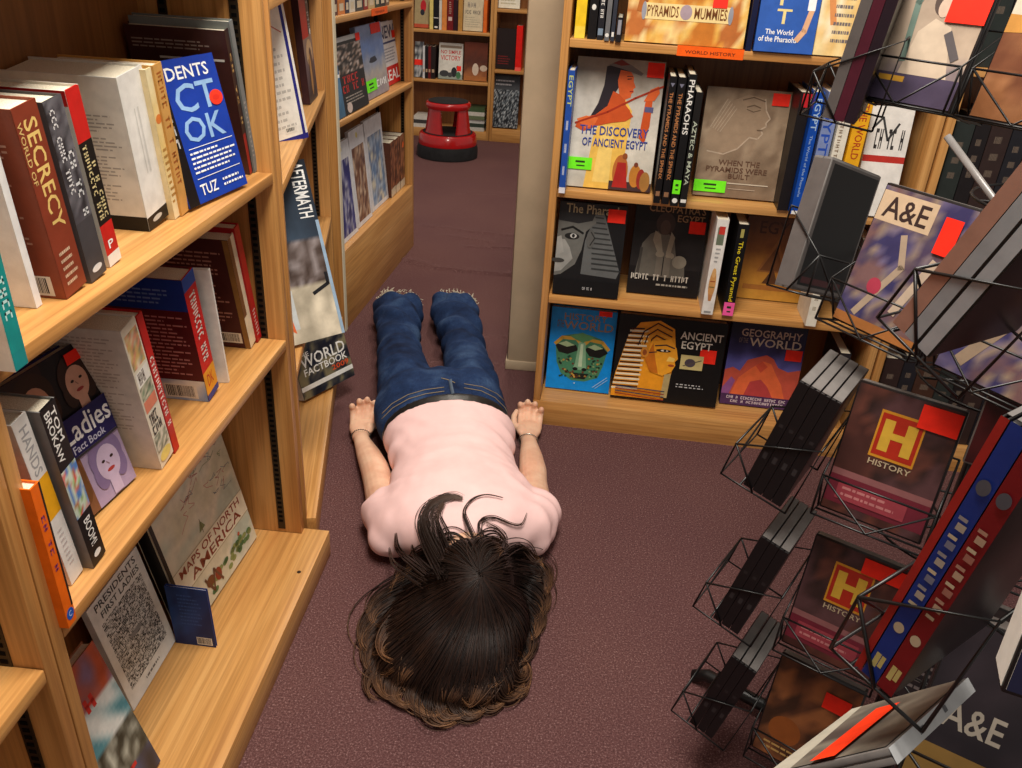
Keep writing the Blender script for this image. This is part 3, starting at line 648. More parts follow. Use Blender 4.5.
c2((337, 122), (345, 117), (345, 54), .02, 'blue paperback with a white band, beside the cream edge', (60, 110, 150), [pic(grad((60, 100, 130), (80, 130, 170), (50, 90, 140)), nx=6, ny=8), ('r', 0, .62, 1, .67, W_)], [('front', .4, .82, .95, .97, RED_ST)])
def faces():
    f = [('r', 0, 0, 1, 1, (26, 22, 22)), pic(blotch([(30, 26, 24), (190, 160, 140), (90, 70, 60), (220, 200, 190), (40, 34, 30)], 7, 8, 2.4), 0, .52, 1, .9, 14, 14), U(5, .1, .4, .9, .5, (200, 40, 34)), U(7, .05, .28, .95, .38, (200, 40, 34)), ('l', .1, .12, .9, .24, 3, (170, 160, 150)), ('e', .2, .08, .1, .07, (220, 200, 190)), ('r', .0, .94, 1, 1, (200, 200, 200))]
    return f
c2((346, 117), (365, 104), (362, 33), .02, 'black paperback with rows of faces above red lettering', K_, faces(), [('front', .82, .9, 1, 1, RED_ST)])
c2((366, 103), (384, 90), (379, 22), .02, 'pale blue sky paperback with a green sticker', (150, 170, 210), [pic(grad((150, 140, 150), (190, 180, 170), (110, 140, 200), (150, 170, 215)), nx=10, ny=14), ('e', .5, .5, .16, .025, (30, 34, 50)), ('p', [(.35, .5), (.65, .5), (.6, .56), (.4, .55)], (40, 44, 60)), U(3, .5, .12, .95, .22, W_)], [('front', .05, .1, .5, .26, GRN_ST), ('front', .55, .86, .95, 1, RED_ST)])
c2((385, 89), (397, 80), (392, 20), .02, 'white paperback with a red foot panel, right of the sky paperback', (236, 232, 232), [('r', 0, 0, 1, .3, (214, 28, 30)), T('REAL', .08, .07, .92, .24, W_), T('NEW', .08, .74, .92, .94, (30, 40, 90)), ('r', 0, .66, 1, .69, (30, 50, 110)), ('l', .1, .36, .9, .6, 5, (150, 150, 160))], [('front', .75, .72, 1, .84, RED_ST)])
rnd = random.Random(4); s_ = .05
cols_ = [((90, 40, 36), 'dark red'), ((214, 130, 60), 'orange'), ((40, 40, 70), 'navy'), ((226, 220, 206), 'white'), ((60, 60, 60), 'grey'), ((150, 40, 36), 'red'), ((200, 180, 130), 'tan'), ((40, 70, 60), 'green'), ((30, 30, 36), 'black'), ((120, 90, 70), 'brown')]
prev = 'the cream edge'
for k, (c, nm) in enumerate(cols_):
    t = [.05, .07, .04, .06, .09, .05, .08, .06, .07, .05][k]; p = o2 + F2.r*s_ - F2.n*.015; p.z = Z3+.0006
    book(f'{nm}-spined book right after {prev}, above the sky paperback', .15, .22, t, basis(-F2.n, -F2.r, Vector((0, 0, 1)), p) @ Matrix.Translation((.075, -t/2, 0)), c, group='books on the top shelf of the cream-edged bookcase', spine=[('r', .2, .05, .8, .15, (226, 210, 180)), ('l', .3, .3, .7, .8, 5, (226, 210, 180))])
    prev = f'the {nm} spine'; s_ += t+.004
def shelf_tag(fr, o, s0, s1, z, txt, label):
    p = o+fr.r*((s0+s1)/2)+fr.n*.0; p.z = z
    root = empty('shelf_label', basis(fr.r, -fr.n, Vector((0, 0, 1)), p), label, 'label')
    w = s1-s0; b = MB().box((-w/2, -.0025, -.021), (w/2, -.0008, .003), (255, 100, 10)); b.build('label_card', M['matt'], root, colours=True)
    a = MB(); draw(a, [T(txt, .12, .3, .88, .65, (110, 40, 10)) if txt else U(9, .2, .3, .8, .65, (150, 60, 20))], lambda u, v, d: (-w/2+u*w, -.0026-d, -.021+v*.022), w/.022); a.build('label_lettering', M['matt'], root, colours=True)
shelf_tag(F2, o2, .42, .62, Z3, '', 'orange shelf label above the sky paperback')

# ------------------------------------------------------------------ far bookcases
OF = Vector((-1.6, 6.285, 0)); OF2 = Vector((-.642, 6.275, 0))
g7 = 'books in the far bookcases'
def far_spine(x0, x1, z, h, label, c, spine=(), y=6.31, w=.16):
    book(label, w, h, x1-x0, basis(Vector((0, 1, 0)), Vector((-1, 0, 0)), Vector((0, 0, 1)), Vector(((x0+x1)/2, y+w/2, z+.0006))), c, group=g7, spine=spine, board=.004)
def far_face(x0, x1, z, h, label, c, front=(), y=6.33, lean=8, t=.025, st=()):
    book(label, x1-x0, h, t, basis(Vector((1, 0, 0)), Vector((0, 1, 0)), Vector((0, 0, 1)), Vector(((x0+x1)/2, y, z+.005))) @ Matrix.Rotation(-R(lean), 4, 'X') @ Matrix.Translation((0, t/2, 0)), c, group=g7, front=front, stickers=st, board=.004)
def X(px, y=6.31): return at(px, 30, y=y).x
ZA = .742
far_face(-1.215, X(428), ZA, .2, 'far book cover with a red round mark and an orange foot band', (170, 150, 110), [('r', 0, 0, 1, .12, (190, 80, 50)), ('e', .6, .7, .2, .2, (190, 30, 40)), ('e', .55, .5, .15, .1, (40, 40, 50))])
far_spine(X(429.5), X(433), ZA, .2, 'far cream spine left of the black one', (226, 206, 120))
far_spine(X(433.5), X(438.5), ZA, .21, 'far black spine between the cream and white ones', (22, 22, 26), [('r', 0, .35, 1, .37, WH), ('r', .2, .05, .8, .1, WH)])
far_spine(X(439), X(441.5), ZA, .19, 'far white spine beside the black one', (220, 214, 204))
far_spine(X(441.8), X(446.5), ZA, .2, 'far orange spine left of the dark red one', (226, 140, 70))
far_spine(X(447), X(453), ZA, .21, 'far dark red spine on the upper far shelf', (120, 26, 30), [('r', .2, .3, .8, .42, (220, 190, 180)), ('l', .3, .5, .7, .9, 6, (210, 180, 160))])
far_spine(X(453.3), X(457.5), ZA, .2, 'far very dark purple spine on the upper far shelf', (46, 20, 30))
far_spine(X(458), X(462), ZA, .21, 'far tan spine left of the cream cover', (190, 140, 70))
far_face(X(462.5), X(482), ZA, .21, 'far cream book cover with grey lettering on the upper far shelf', (214, 200, 170), [U(4, .2, .72, .8, .88, (150, 140, 130)), U(11, .1, .52, .95, .64, (110, 104, 100)), ('l', .1, .1, .9, .45, 5, (180, 168, 144))])
far_spine(X(483), X(486.5), ZA, .21, 'far bright orange spine right of the cream cover', (230, 110, 40))
ZL = .407
far_face(-1.215, X(422.5), ZL, .24, 'far grey soldier cover with a red sticker, left end of the lower far shelf', (90, 96, 104), [pic(blotch([(60, 66, 74), (150, 150, 156), (220, 220, 216), (40, 44, 50)], 4, 3), nx=6, ny=8)], st=[('front', .0, .34, 1, .5, RED_ST)])
for a, b, c, nm in ((423, 425, (220, 220, 222), 'white'), (425.3, 428.3, (24, 22, 26), 'black'), (428.5, 431.2, (110, 30, 30), 'dark red'), (431.4, 435.5, (40, 30, 30), 'dark brown')):
    far_spine(X(a), X(b), ZL, .22, f'far {nm} spine on the lower far shelf left of the white victory cover', c, [('r', .2, .2, .8, .3, (190, 160, 130))])
far_face(X(438.3), X(462.5), ZL, .245, 'far white book cover with red title and a kneeling soldier', (226, 222, 212), [T('NO SIMPLE', .08, .7, .92, .8, (206, 40, 40)), T('VICTORY', .08, .52, .92, .66, (206, 40, 40)), ('r', .05, .86, .95, .93, (150, 130, 110)), ('r', 0, 0, 1, .14, (150, 160, 150)), ('e', .25, .15, .2, .09, (60, 60, 62)), ('e', .66, .2, .12, .14, (40, 40, 44)), ('e', .8, .34, .05, .05, (60, 50, 44)), ('e', .5, .12, .1, .07, (70, 70, 72)), ('e', .85, .12, .1, .1, (70, 120, 80))], st=[('front', .78, .24, .96, .38, RED_ST)], lean=10)
far_face(X(464.5), X(488), ZL, .26, 'far dark orange book cover with a pale figure', (120, 60, 36), [pic(grad((190, 120, 70), (90, 50, 40), (120, 54, 34)), nx=6, ny=8), ('e', .5, .3, .14, .16, (220, 200, 180)), ('e', .85, .34, .16, .08, (210, 190, 170)), ('r', .0, .0, 1, .12, (176, 110, 60))], lean=4)
def flat(x0, x1, y0, y1, z, t, c, label, group, back=(80, 80, 70)):
    root = empty('book', Matrix.Translation(((x0+x1)/2, (y0+y1)/2, z)), label, 'book', group)
    w, d = (x1-x0)/2, (y1-y0)/2
    mb = MB().box((-w, -d, 0), (w, d, .003), c).box((-w, -d, t-.003), (w, d, t), c).box((-w, -d, .003), (w, -d+.003, t-.003), c); mb.build('cover', M['print'], root, colours=True)
    MB().box((-w+.004, -d+.0032, .0032), (w-.004, d-.005, t-.0032)).build('page_block', M['pages'], root)
for j in range(3): flat(-1.215, -1.05+.01*j, 6.30+.006*j, 6.48, .0612+.0262*j, .026, [(216, 212, 204), (70, 66, 66), (222, 216, 206)][j], ['white flat-lying far book left of the red stool, bottom of three', 'dark flat-lying far book left of the red stool, middle of three', 'white flat-lying far book left of the red stool, top of three'][j], 'flat books left of the stool')
for j in range(6): flat(-.92+.008*j, -.685, 6.30+.004*(j % 3), 6.48, .0612+.0272*j, .027, [(200, 198, 190), (60, 70, 60), (206, 204, 200), (110, 120, 90), (212, 206, 196), (70, 90, 60)][j], ['lowest of six flat books behind the right side of the red stool, pale grey', 'dark green flat book second from the bottom behind the red stool', 'pale flat book third from the bottom behind the red stool', 'olive flat book third from the top behind the red stool', 'cream flat book second from the top behind the red stool', 'green flat book on top of the pile behind the red stool'][j], 'flat books behind the stool')
crowd = blotch([(40, 46, 54), (220, 226, 230), (90, 100, 110), (180, 190, 196), (30, 34, 40)], 16, 4, 2.6)
far_face(X(495, 6.3), X(522.5, 6.3), .095, .37, 'far grey book cover showing a dense crowd, at the bottom beside the pillar', (70, 76, 84), [pic(crowd, 0, 0, 1, .72, 26, 24), pic(grad((80, 84, 90), (44, 48, 56)), 0, .72, 1, 1, 6, 4), ('l', .1, .78, .9, .92, 2, (190, 190, 196))], y=6.31, lean=6)
far_face(X(495.5, 6.3), X(516, 6.3), .504, .27, 'far black book cover with faint red lettering, left of the red spine', (34, 20, 22), [('l', .15, .1, .8, .34, 4, (130, 30, 30))], lean=5)
far_spine(X(517), X(523), .504, .30, 'far bright red spine beside the pillar', (232, 30, 24), [('r', 0, .0, 1, .08, (250, 100, 90))], y=6.30)
far_face(X(497, 6.3), X(518, 6.3), .905, .2, 'far white book cover on the highest visible far shelf beside the pillar', (230, 226, 210), [('l', .1, .1, .9, .4, 3, (190, 180, 150))])
# ------------------------------------------------------------------ ancient history bookcase beside the pillar
def eg_plane(): return OE
E0, E1, E2, E3 = EZ[3], EZ[0]+.02, EZ[1]+.02, EZ[2]+.02
gE3, gE2, gE1, gE0 = 'books on the top shelf of the ancient history bookcase', 'books on the second shelf of the ancient history bookcase', 'books on the third shelf of the ancient history bookcase', 'books on the bottom of the ancient history bookcase'
GOLD, TAN = (206, 150, 60), (214, 170, 96)
def eS(z, A, B, Tp, label, cover, g, w=.19, **k): return spine_out(F_EG, z, A, B, Tp, w, label, cover, group=g, **dict(dict(lean=0.), **k))
def eF(z, A, B, Tp, t, label, cover, g, **k):
    k.setdefault('lean', R(8)); k.setdefault('lock', True)
    return face_out(F_EG, z, A, B, Tp, t, label, cover, group=g, **k)
# top shelf
eS(E3, (574, 38), (585, 39), (576, -40), 'yellow spine at the left end of the top shelf', (246, 206, 40), gE3, h=.23, lean=0, spine=[('r', 0, .0, 1, .12, (250, 220, 80)), ('l', .2, .5, .8, .95, 4, (120, 100, 20))])
eS(E3, (587, 39), (596, 40), (590, -40), 'black spine right of the yellow one on the top shelf', K_, gE3, h=.22, lean=0, spine=[('e', .5, .33, .25, .03, WH)])
eS(E3, (596.5, 40), (603, 40.5), (600, -40), 'black spine with white lettering, third on the top shelf', (34, 34, 40), gE3, h=.22, lean=0, spine=[U(12, .25, .22, .75, .6, WH, -90), ('r', .1, .05, .9, .12, (130, 150, 170))])
eS(E3, (604, 41), (609, 41.3), (606, -40), 'grey spine with a white dot on the top shelf', (110, 110, 112), gE3, h=.22, lean=0, spine=[('e', .5, .06, .4, .02, WH)])
eS(E3, (610, 41.5), (614, 42), (612, -40), 'dark blue-grey thin spine on the top shelf', (50, 54, 66), gE3, h=.21, lean=0, spine=[('r', .2, .05, .8, .1, WH)])
eS(E3, (615, 42), (621, 42.5), (617, 28), 'small black paperback below its taller neighbours on the top shelf', (26, 24, 28), gE3, h=.055, lean=0, spine=[('r', .2, .3, .8, .9, (150, 150, 160))])
def mummies():
    f = [pic(blotch([(200, 120, 40), (240, 200, 110), (226, 160, 60), (250, 226, 160), (190, 110, 50)], 5, 6, 1.8), nx=26, ny=14)]
    f += [('p', [(.36, .55), (.62, .55), (.5, .98)], (196, 130, 40)), ('e', .49, .68, .09, .1, (246, 236, 214)), ('e', .49, .68, .045, .08, (70, 110, 170)), ('e', .49, .68, .02, .04, (20, 20, 30)), ('s', [(.38, .72), (.49, .8), (.6, .72)], .03, (40, 30, 30)), ('s', [(.4, .6), (.5, .54), (.58, .62)], .03, (226, 226, 120)),
          ('e', .13, .45, .04, .16, (150, 80, 30)), ('s', [(.1, .3), (.14, .6), (.26, .8)], .05, (176, 100, 40)), ('s', [(.66, .66), (.72, .5), (.82, .7), (.76, .85)], .04, (120, 120, 70)),
          ('r', .14, .22, .86, .37, (240, 214, 150)), ('e', .14, .295, .02, .085, (150, 150, 160)), ('e', .86, .295, .02, .085, (150, 150, 160)), ('e', .49, .3, .05, .07, (170, 150, 160)), T('PYRAMIDS', .165, .245, .43, .35, (120, 70, 30)), T('MUMMIES', .56, .245, .83, .35, (120, 70, 30)), ('r', .72, .7, 1, 1, (244, 226, 176))]
    return f
eF(E3, (624, 42), (743, 51), (748, -60), .02, 'wide golden picture book with an eye inside a triangle', GOLD, gE3, h=.24, front=mummies(), stickers=[('front', .7, .36, .82, .54, RED_ST)])
eS(E3, (745, 51), (751, 51.5), (748, -40), 'dark blue spine between the eye cover and the blue cover', (20, 26, 60), gE3, h=.23, lean=0, t=.014)
eF(E3, (753, 52), (811, 56), (816, -60), .02, 'blue cover with a column of pale letters and a bent arm', (46, 92, 176), gE3, h=.25,
   front=[('r', 0, 0, 1, 1, (48, 94, 180)), T('E', .32, .84, .52, .97, (240, 220, 150)), T('G', .32, .69, .52, .82, (240, 220, 150)), T('Y', .32, .54, .52, .67, (240, 220, 150)), T('P', .32, .41, .52, .53, (240, 220, 150)), T('T', .3, .25, .55, .38, (240, 220, 150)), T('The World', .15, .155, .62, .2, W_), T('of the Pharaohs', .05, .09, .7, .14, W_), ('s', [(.85, .9), (.88, .4), (.8, .2), (.7, .12)], .05, (232, 180, 140)), ('s', [(.86, .6), (.86, .4)], .07, W_)])
eF(E3, (812, 56), (852, 60), (856, -40), .02, 'cream cover with angled writing, right end of the top shelf', (240, 214, 160), gE3, h=.24,
   front=[pic(blotch([(246, 220, 160), (240, 190, 110), (250, 236, 200)], 4, 2), nx=6, ny=10), ('s', [(.1, .8), (.4, .3)], .06, (226, 150, 90)), ('l', .4, .1, .95, .8, 9, (120, 110, 110))])
# second shelf
eS(E2, (558.5, 193), (565, 194), (568, 70), 'slim blue children\'s spine at the left end of the second shelf', (36, 80, 170), gE2, w=.2, spine=[T('EGYPT', .2, .72, .85, .96, (200, 210, 120), -90), ('l', .3, .1, .7, .66, 3, (200, 210, 230)), ('r', 0, 0, 1, .05, (230, 230, 240))])
def discovery():
    SK = (206, 84, 34)
    return [pic(grad((196, 190, 176), (226, 220, 206), (200, 194, 184), (150, 140, 126)), nx=16, ny=20),
            ('p', [(.2, .0), (.62, .0), (.66, .35), (.68, .62), (.55, .74), (.4, .66), (.26, .4)], (244, 196, 90)), ('p', [(.3, .05), (.5, .05), (.5, .5), (.36, .5)], (250, 214, 120)),
            ('p', [(.34, .94), (.5, .97), (.62, .93), (.6, .86), (.52, .82), (.46, .74), (.42, .66), (.3, .57), (.2, .55), (.28, .66), (.33, .8)], (44, 36, 44)),
            ('p', [(.44, .76), (.58, .72), (.6, .66), (.66, .62), (.56, .56), (.4, .56), (.38, .62)], SK), ('p', [(.5, .92), (.62, .91), (.655, .875), (.66, .84), (.69, .8), (.665, .785), (.672, .762), (.65, .75), (.645, .722), (.58, .7), (.51, .74), (.48, .84)], (224, 100, 46)),
            ('p', [(.36, .95), (.5, 1), (.64, .95), (.76, .905), (.74, .885), (.62, .91), (.5, .93)], (120, 112, 110)), ('p', [(.4, .965), (.5, .995), (.6, .96), (.5, .95)], (126, 44, 36)), ('s', [(.59, .855), (.63, .86)], .008, (40, 26, 22)), ('s', [(.58, .875), (.64, .88)], .006, (40, 26, 22)), ('s', [(.63, .765), (.665, .768)], .008, (150, 30, 30)),
            ('p', [(.38, .64), (.6, .66), (.7, .58), (.62, .54), (.46, .52), (.3, .49), (.14, .44), (.04, .47), (.08, .54), (.26, .57)], SK), ('p', [(.05, .53), (.16, .46), (.26, .49), (.3, .55), (.16, .56)], (232, 112, 54)),
            ('p', [(.82, .7), (.9, .72), (.9, .52), (.86, .38), (.79, .42)], SK), ('p', [(.8, .7), (.86, .79), (.95, .82), (.97, .77), (.92, .71)], (222, 100, 46)),
            ('s', [(.04, .5), (.4, .6), (.7, .72), (1, .82)], .014, (170, 50, 24)), ('r', .82, .62, .92, .66, (90, 90, 130)),
            T('THE DISCOVERY', .1, .42, .9, .49, (50, 70, 150)), T('OF ANCIENT EGYPT', .14, .33, .9, .395, (50, 70, 150)),
            ('r', .5, .0, 1, .07, (70, 50, 50)), ('e', .62, .15, .09, .13, (190, 110, 50)), ('p', [(.54, .02), (.72, .02), (.68, .22), (.58, .22)], (176, 40, 34)), ('e', .66, .27, .03, .025, (150, 80, 40)), ('e', .8, .12, .07, .09, (200, 130, 50)), ('e', .87, .1, .05, .08, (160, 50, 40)), ('e', .92, .08, .06, .08, (170, 120, 60)), ('e', .8, .21, .025, .02, (120, 60, 40))]
eF(E2, (566, 187), (650, 202), (670, 64), .03, 'large pale cover painting of a flute player in a yellow dress', (206, 200, 190), gE2, front=discovery(), stickers=[('front', .8, .88, .99, .99, RED_ST), ('front', .0, .14, .28, .235, GRN_ST)])
ps = [T('THE PYRAMIDS AND THE SPHINX', .25, .2, .75, .88, (196, 130, 80), -90), ('p', [(.2, .95), (.8, .95), (.5, .92)], (120, 120, 140)), ('r', .2, .06, .8, .1, (150, 110, 80))]
eS(E2, (653, 203), (660, 204), (668, 76), 'left of two matching black spines with orange lettering', K_, gE2, w=.2, spine=ps)
eS(E2, (661, 204), (669, 205), (681, 77), 'right of two matching black spines with orange lettering', K_, gE2, w=.2, spine=ps)
eS(E2, (670, 206), (678, 207), (692, 74), 'black spine with bold white letters and a lime sticker', (20, 20, 22), gE2, w=.2, spine=[T('PHARAOHS', .15, .56, .85, .96, WH, -90), ('e', .5, .045, .35, .02, WH)], stickers=[('spine', .0, .1, 1, .21, GRN_ST)])
eS(E2, (679, 207), (686, 208), (702, 92), 'black spine with long white lettering left of the stone face cover', (28, 26, 26), gE2, w=.19, spine=[T('AZTEC & MAYA', .2, .2, .8, .76, (190, 200, 180), -90), ('r', .1, .04, .9, .07, WH)])
def stone():
    D, L = (104, 84, 66), (190, 168, 146)
    f = [pic(blotch([(140, 116, 94), (164, 142, 118), (128, 106, 86), (150, 128, 104)], 3, 7, .9), nx=16, ny=20)]
    f += [('p', [(.3, .88), (.5, .95), (.7, .92), (.74, .8), (.78, .74), (.75, .71), (.76, .67), (.72, .65), (.73, .61), (.68, .55), (.56, .56), (.44, .44), (.2, .4), (.04, .46), (.1, .6), (.2, .76)], (158, 134, 110))]
    f += [('s', [(.7, .92), (.73, .82), (.79, .75), (.75, .71), (.76, .68), (.7, .65), (.73, .61), (.68, .56), (.58, .57), (.46, .46), (.3, .4), (.1, .42)], .012, L), ('s', [(.5, .84), (.58, .86), (.66, .84)], .01, D), ('s', [(.5, .82), (.58, .8), (.66, .82)], .008, D), ('s', [(.44, .9), (.56, .93), (.7, .9)], .01, D), ('s', [(.66, .64), (.72, .64)], .01, D)]
    f += [('s', [(.26+.03*k, .9-.02*k), (.1+.03*k, .64-.01*k)], .006, L) for k in range(5)]
    f += [T('WHEN THE', .26, .3, .76, .35, (100, 70, 54)), T('PYRAMIDS WERE', .12, .235, .86, .285, (100, 70, 54)), T('BUILT', .4, .18, .66, .225, (100, 70, 54)), ('r', .4, .13, .9, .14, (214, 200, 180)), ('r', .42, .08, .75, .087, (190, 170, 150))]
    return f
eF(E2, (692, 196), (774, 205), (788, 94), .03, 'taupe cover with a carved stone profile', (146, 122, 98), gE2, front=stone(), stickers=[('front', .78, .87, .98, .98, RED_ST), ('front', .0, .04, .39, .15, GRN_ST)])
eS(E2, (777, 210), (788, 212), (798, 92), 'black spine just right of the stone profile cover', (28, 24, 26), gE2, w=.19, stickers=[('spine', .2, .88, 1, .99, (200, 30, 40))])
eS(E2, (790, 214), (799, 215), (816, 92), 'deep blue spine with pale lettering on the second shelf', (14, 72, 170), gE2, w=.19, spine=[T('EGYPT', .2, .7, .85, .95, (170, 200, 230), -90), T('The World of the Pharaohs', .35, .15, .65, .66, (150, 180, 220), -90), ('r', .1, .0, .9, .03, WH)])
eS(E2, (802, 214), (815, 216), (829, 92), 'periwinkle spine with large blue letters, partly behind the wire rack', (128, 144, 190), gE2, w=.19, spine=[T('EGYPT', .1, .5, .8, .97, (40, 80, 180), -90)])
eS(E2, (817, 216), (829, 217), (842, 96), 'white spine left of the yellow one behind the wire rack', (232, 226, 210), gE2, w=.19, spine=[U(14, .2, .3, .5, .85, (150, 130, 110), -90)])
eS(E2, (831, 217), (846, 219), (858, 97), 'yellow spine with red lettering behind the wire rack', (240, 176, 30), gE2, w=.19, spine=[T('THE WORLD', .3, .5, .8, .95, (180, 60, 30), -90)])
eF(E2, (850, 216), (892, 221), (905, 110), .03, 'white book with a red band at the far right of the second shelf', (238, 234, 228), gE2, front=[('r', 0, .5, 1, .56, (190, 50, 40)), ('s', [(.1, .8), (.3, .9), (.5, .7), (.7, .85)], .02, (60, 60, 60)), U(7, .2, .62, .9, .8, (60, 56, 56))])
# third shelf
def pharaoh():
    f = [('r', 0, 0, 1, 1, (22, 22, 24)), ('p', [(.55, .92), (.66, .92), (.98, .3), (.94, .22), (.4, .24), (.42, .6)], (96, 98, 98))]
    f += [('s', [(.5+.03*k*.2, .86-.055*k), (.66+.032*k, .855-.055*k)], .016, (52, 54, 54)) for k in range(11)]
    f += [('p', [(0, .9), (.5, .95), (.56, .8), (.42, .7), (.38, .5), (.3, .34), (.1, .22), (0, .2)], (104, 104, 100)), ('p', [(0, .6), (.12, .6), (.2, .52), (.26, .4), (.1, .26), (0, .24)], (150, 150, 146)), ('p', [(0, 1), (.6, 1), (.5, .82), (.3, .78), (0, .8)], (40, 40, 42)), ('e', .22, .64, .11, .035, (30, 30, 30)), ('e', .24, .645, .05, .025, (190, 190, 186)), ('e', .24, .645, .022, .02, (20, 20, 20)), ('s', [(.06, .7), (.22, .74), (.38, .68)], .022, (24, 24, 24)), ('p', [(.0, .62), (.06, .64), (.12, .46), (.02, .43)], (160, 160, 156)), ('e', .04, .37, .1, .025, (60, 58, 56)),
          ('e', .5, .63, .06, .1, (90, 90, 88)), ('s', [(.5, .7), (.56, .64), (.5, .56)], .012, (40, 40, 40)), ('r', 0, 0, 1, .17, (16, 16, 18)), T('The Pharaohs', .1, .89, .98, .985, (170, 158, 126)), U(7, .45, .07, .6, .1, (200, 200, 200))]
    return f
eF(E1, (552, 294), (617, 303), (630, 208), .025, 'black cover with half a grey statue face and a stepped triangle', (24, 24, 26), gE1, front=pharaoh(), stickers=[('front', .72, .82, .98, .96, RED_ST)])
def cleo():
    return [('r', 0, 0, 1, 1, (24, 21, 22)), pic(blotch([(40, 36, 36), (28, 25, 26)], 3, 3), 0, .3, 1, .8, 6, 6), ('p', [(.08, .2), (.14, .55), (.24, .66), (.34, .7), (.46, .7), (.58, .6), (.62, .45), (.76, .34), (.78, .2)], (104, 100, 92)),
            ('e', .43, .78, .13, .12, (64, 52, 48)), ('e', .43, .74, .07, .08, (86, 70, 62)), ('p', [(.3, .7), (.38, .66), (.44, .46), (.38, .44), (.28, .6)], (150, 144, 128)), ('p', [(.52, .7), (.58, .64), (.54, .44), (.48, .46)], (150, 144, 128)), ('e', .4, .45, .06, .035, (150, 142, 126)), ('e', .54, .44, .06, .035, (150, 142, 126)), ('r', .36, .2, .56, .42, (120, 114, 104)), ('s', [(.46, .22), (.46, .42)], .012, (50, 46, 44)), ('e', .68, .38, .1, .07, (140, 134, 120)), ('s', [(.14, .5), (.12, .2)], .03, (70, 66, 62)),
            T("CLEOPATRA'S", .18, .9, .95, .985, (160, 130, 92)), T('EGYPT', .58, .81, .95, .885, (160, 130, 92)), U(16, .04, .16, .85, .225, (214, 208, 196)), ('l', .4, .09, .85, .14, 1, (180, 176, 166))]
eF(E1, (626, 293), (697, 302), (710, 208), .025, 'black cover with a seated grey statue', (26, 23, 24), gE1, front=cleo(), stickers=[('front', .75, .7, .97, .83, RED_ST)])
eS(E1, (701, 314), (713, 316), (714, 219), 'white spine with a painted mummy case', (232, 228, 222), gE1, w=.18, spine=[('r', .2, .74, .8, .92, (110, 120, 100)), ('r', .3, .85, .8, .93, (200, 60, 50)), ('e', .5, .33, .3, .15, (206, 150, 90)), ('e', .5, .45, .18, .05, (220, 170, 110)), ('p', [(.3, .22), (.7, .22), (.62, .15), (.38, .15)], (190, 130, 80)), ('s', [(.3, .36), (.7, .36)], .01, (150, 70, 40)), ('s', [(.3, .3), (.7, .3)], .01, (120, 110, 60)), ('l', .3, .55, .7, .72, 4, (150, 150, 150)), ('r', .2, .02, .8, .04, (150, 150, 150))])
eS(E1, (722, 315), (733, 317), (729, 224), 'black spine with yellow lettering and a pink foot sticker', (18, 18, 20), gE1, w=.17, spine=[T('The Great Pyramid', .2, .16, .7, .82, (230, 206, 40), -90), ('r', .3, .86, .6, .95, (170, 160, 90))], stickers=[('spine', .0, .0, 1, .15, (255, 96, 170))])
eF(E1, (735, 298), (800, 305), (812, 222), .02, 'brown and gold cover with a stone doorway triangle', (150, 92, 40), gE1,
   front=[pic(grad((206, 150, 60), (190, 130, 50), (140, 84, 40), (96, 56, 34)), nx=10, ny=12), ('p', [(.25, .34), (.72, .34), (.5, .74)], (156, 100, 50)), ('p', [(.3, .36), (.66, .36), (.5, .66)], (120, 74, 40)), ('p', [(.36, .2), (.6, .2), (.5, .4)], (96, 60, 34)), ('r', .08, .12, .9, .18, (170, 110, 50)), T('EGYPT', .2, .8, .9, .95, (80, 44, 28))])
eS(E1, (805, 326), (816, 327), (819, 260), 'small white spine at the right end of the third shelf', (232, 226, 210), gE1, w=.13, spine=[('l', .3, .2, .7, .8, 4, (170, 160, 140))])
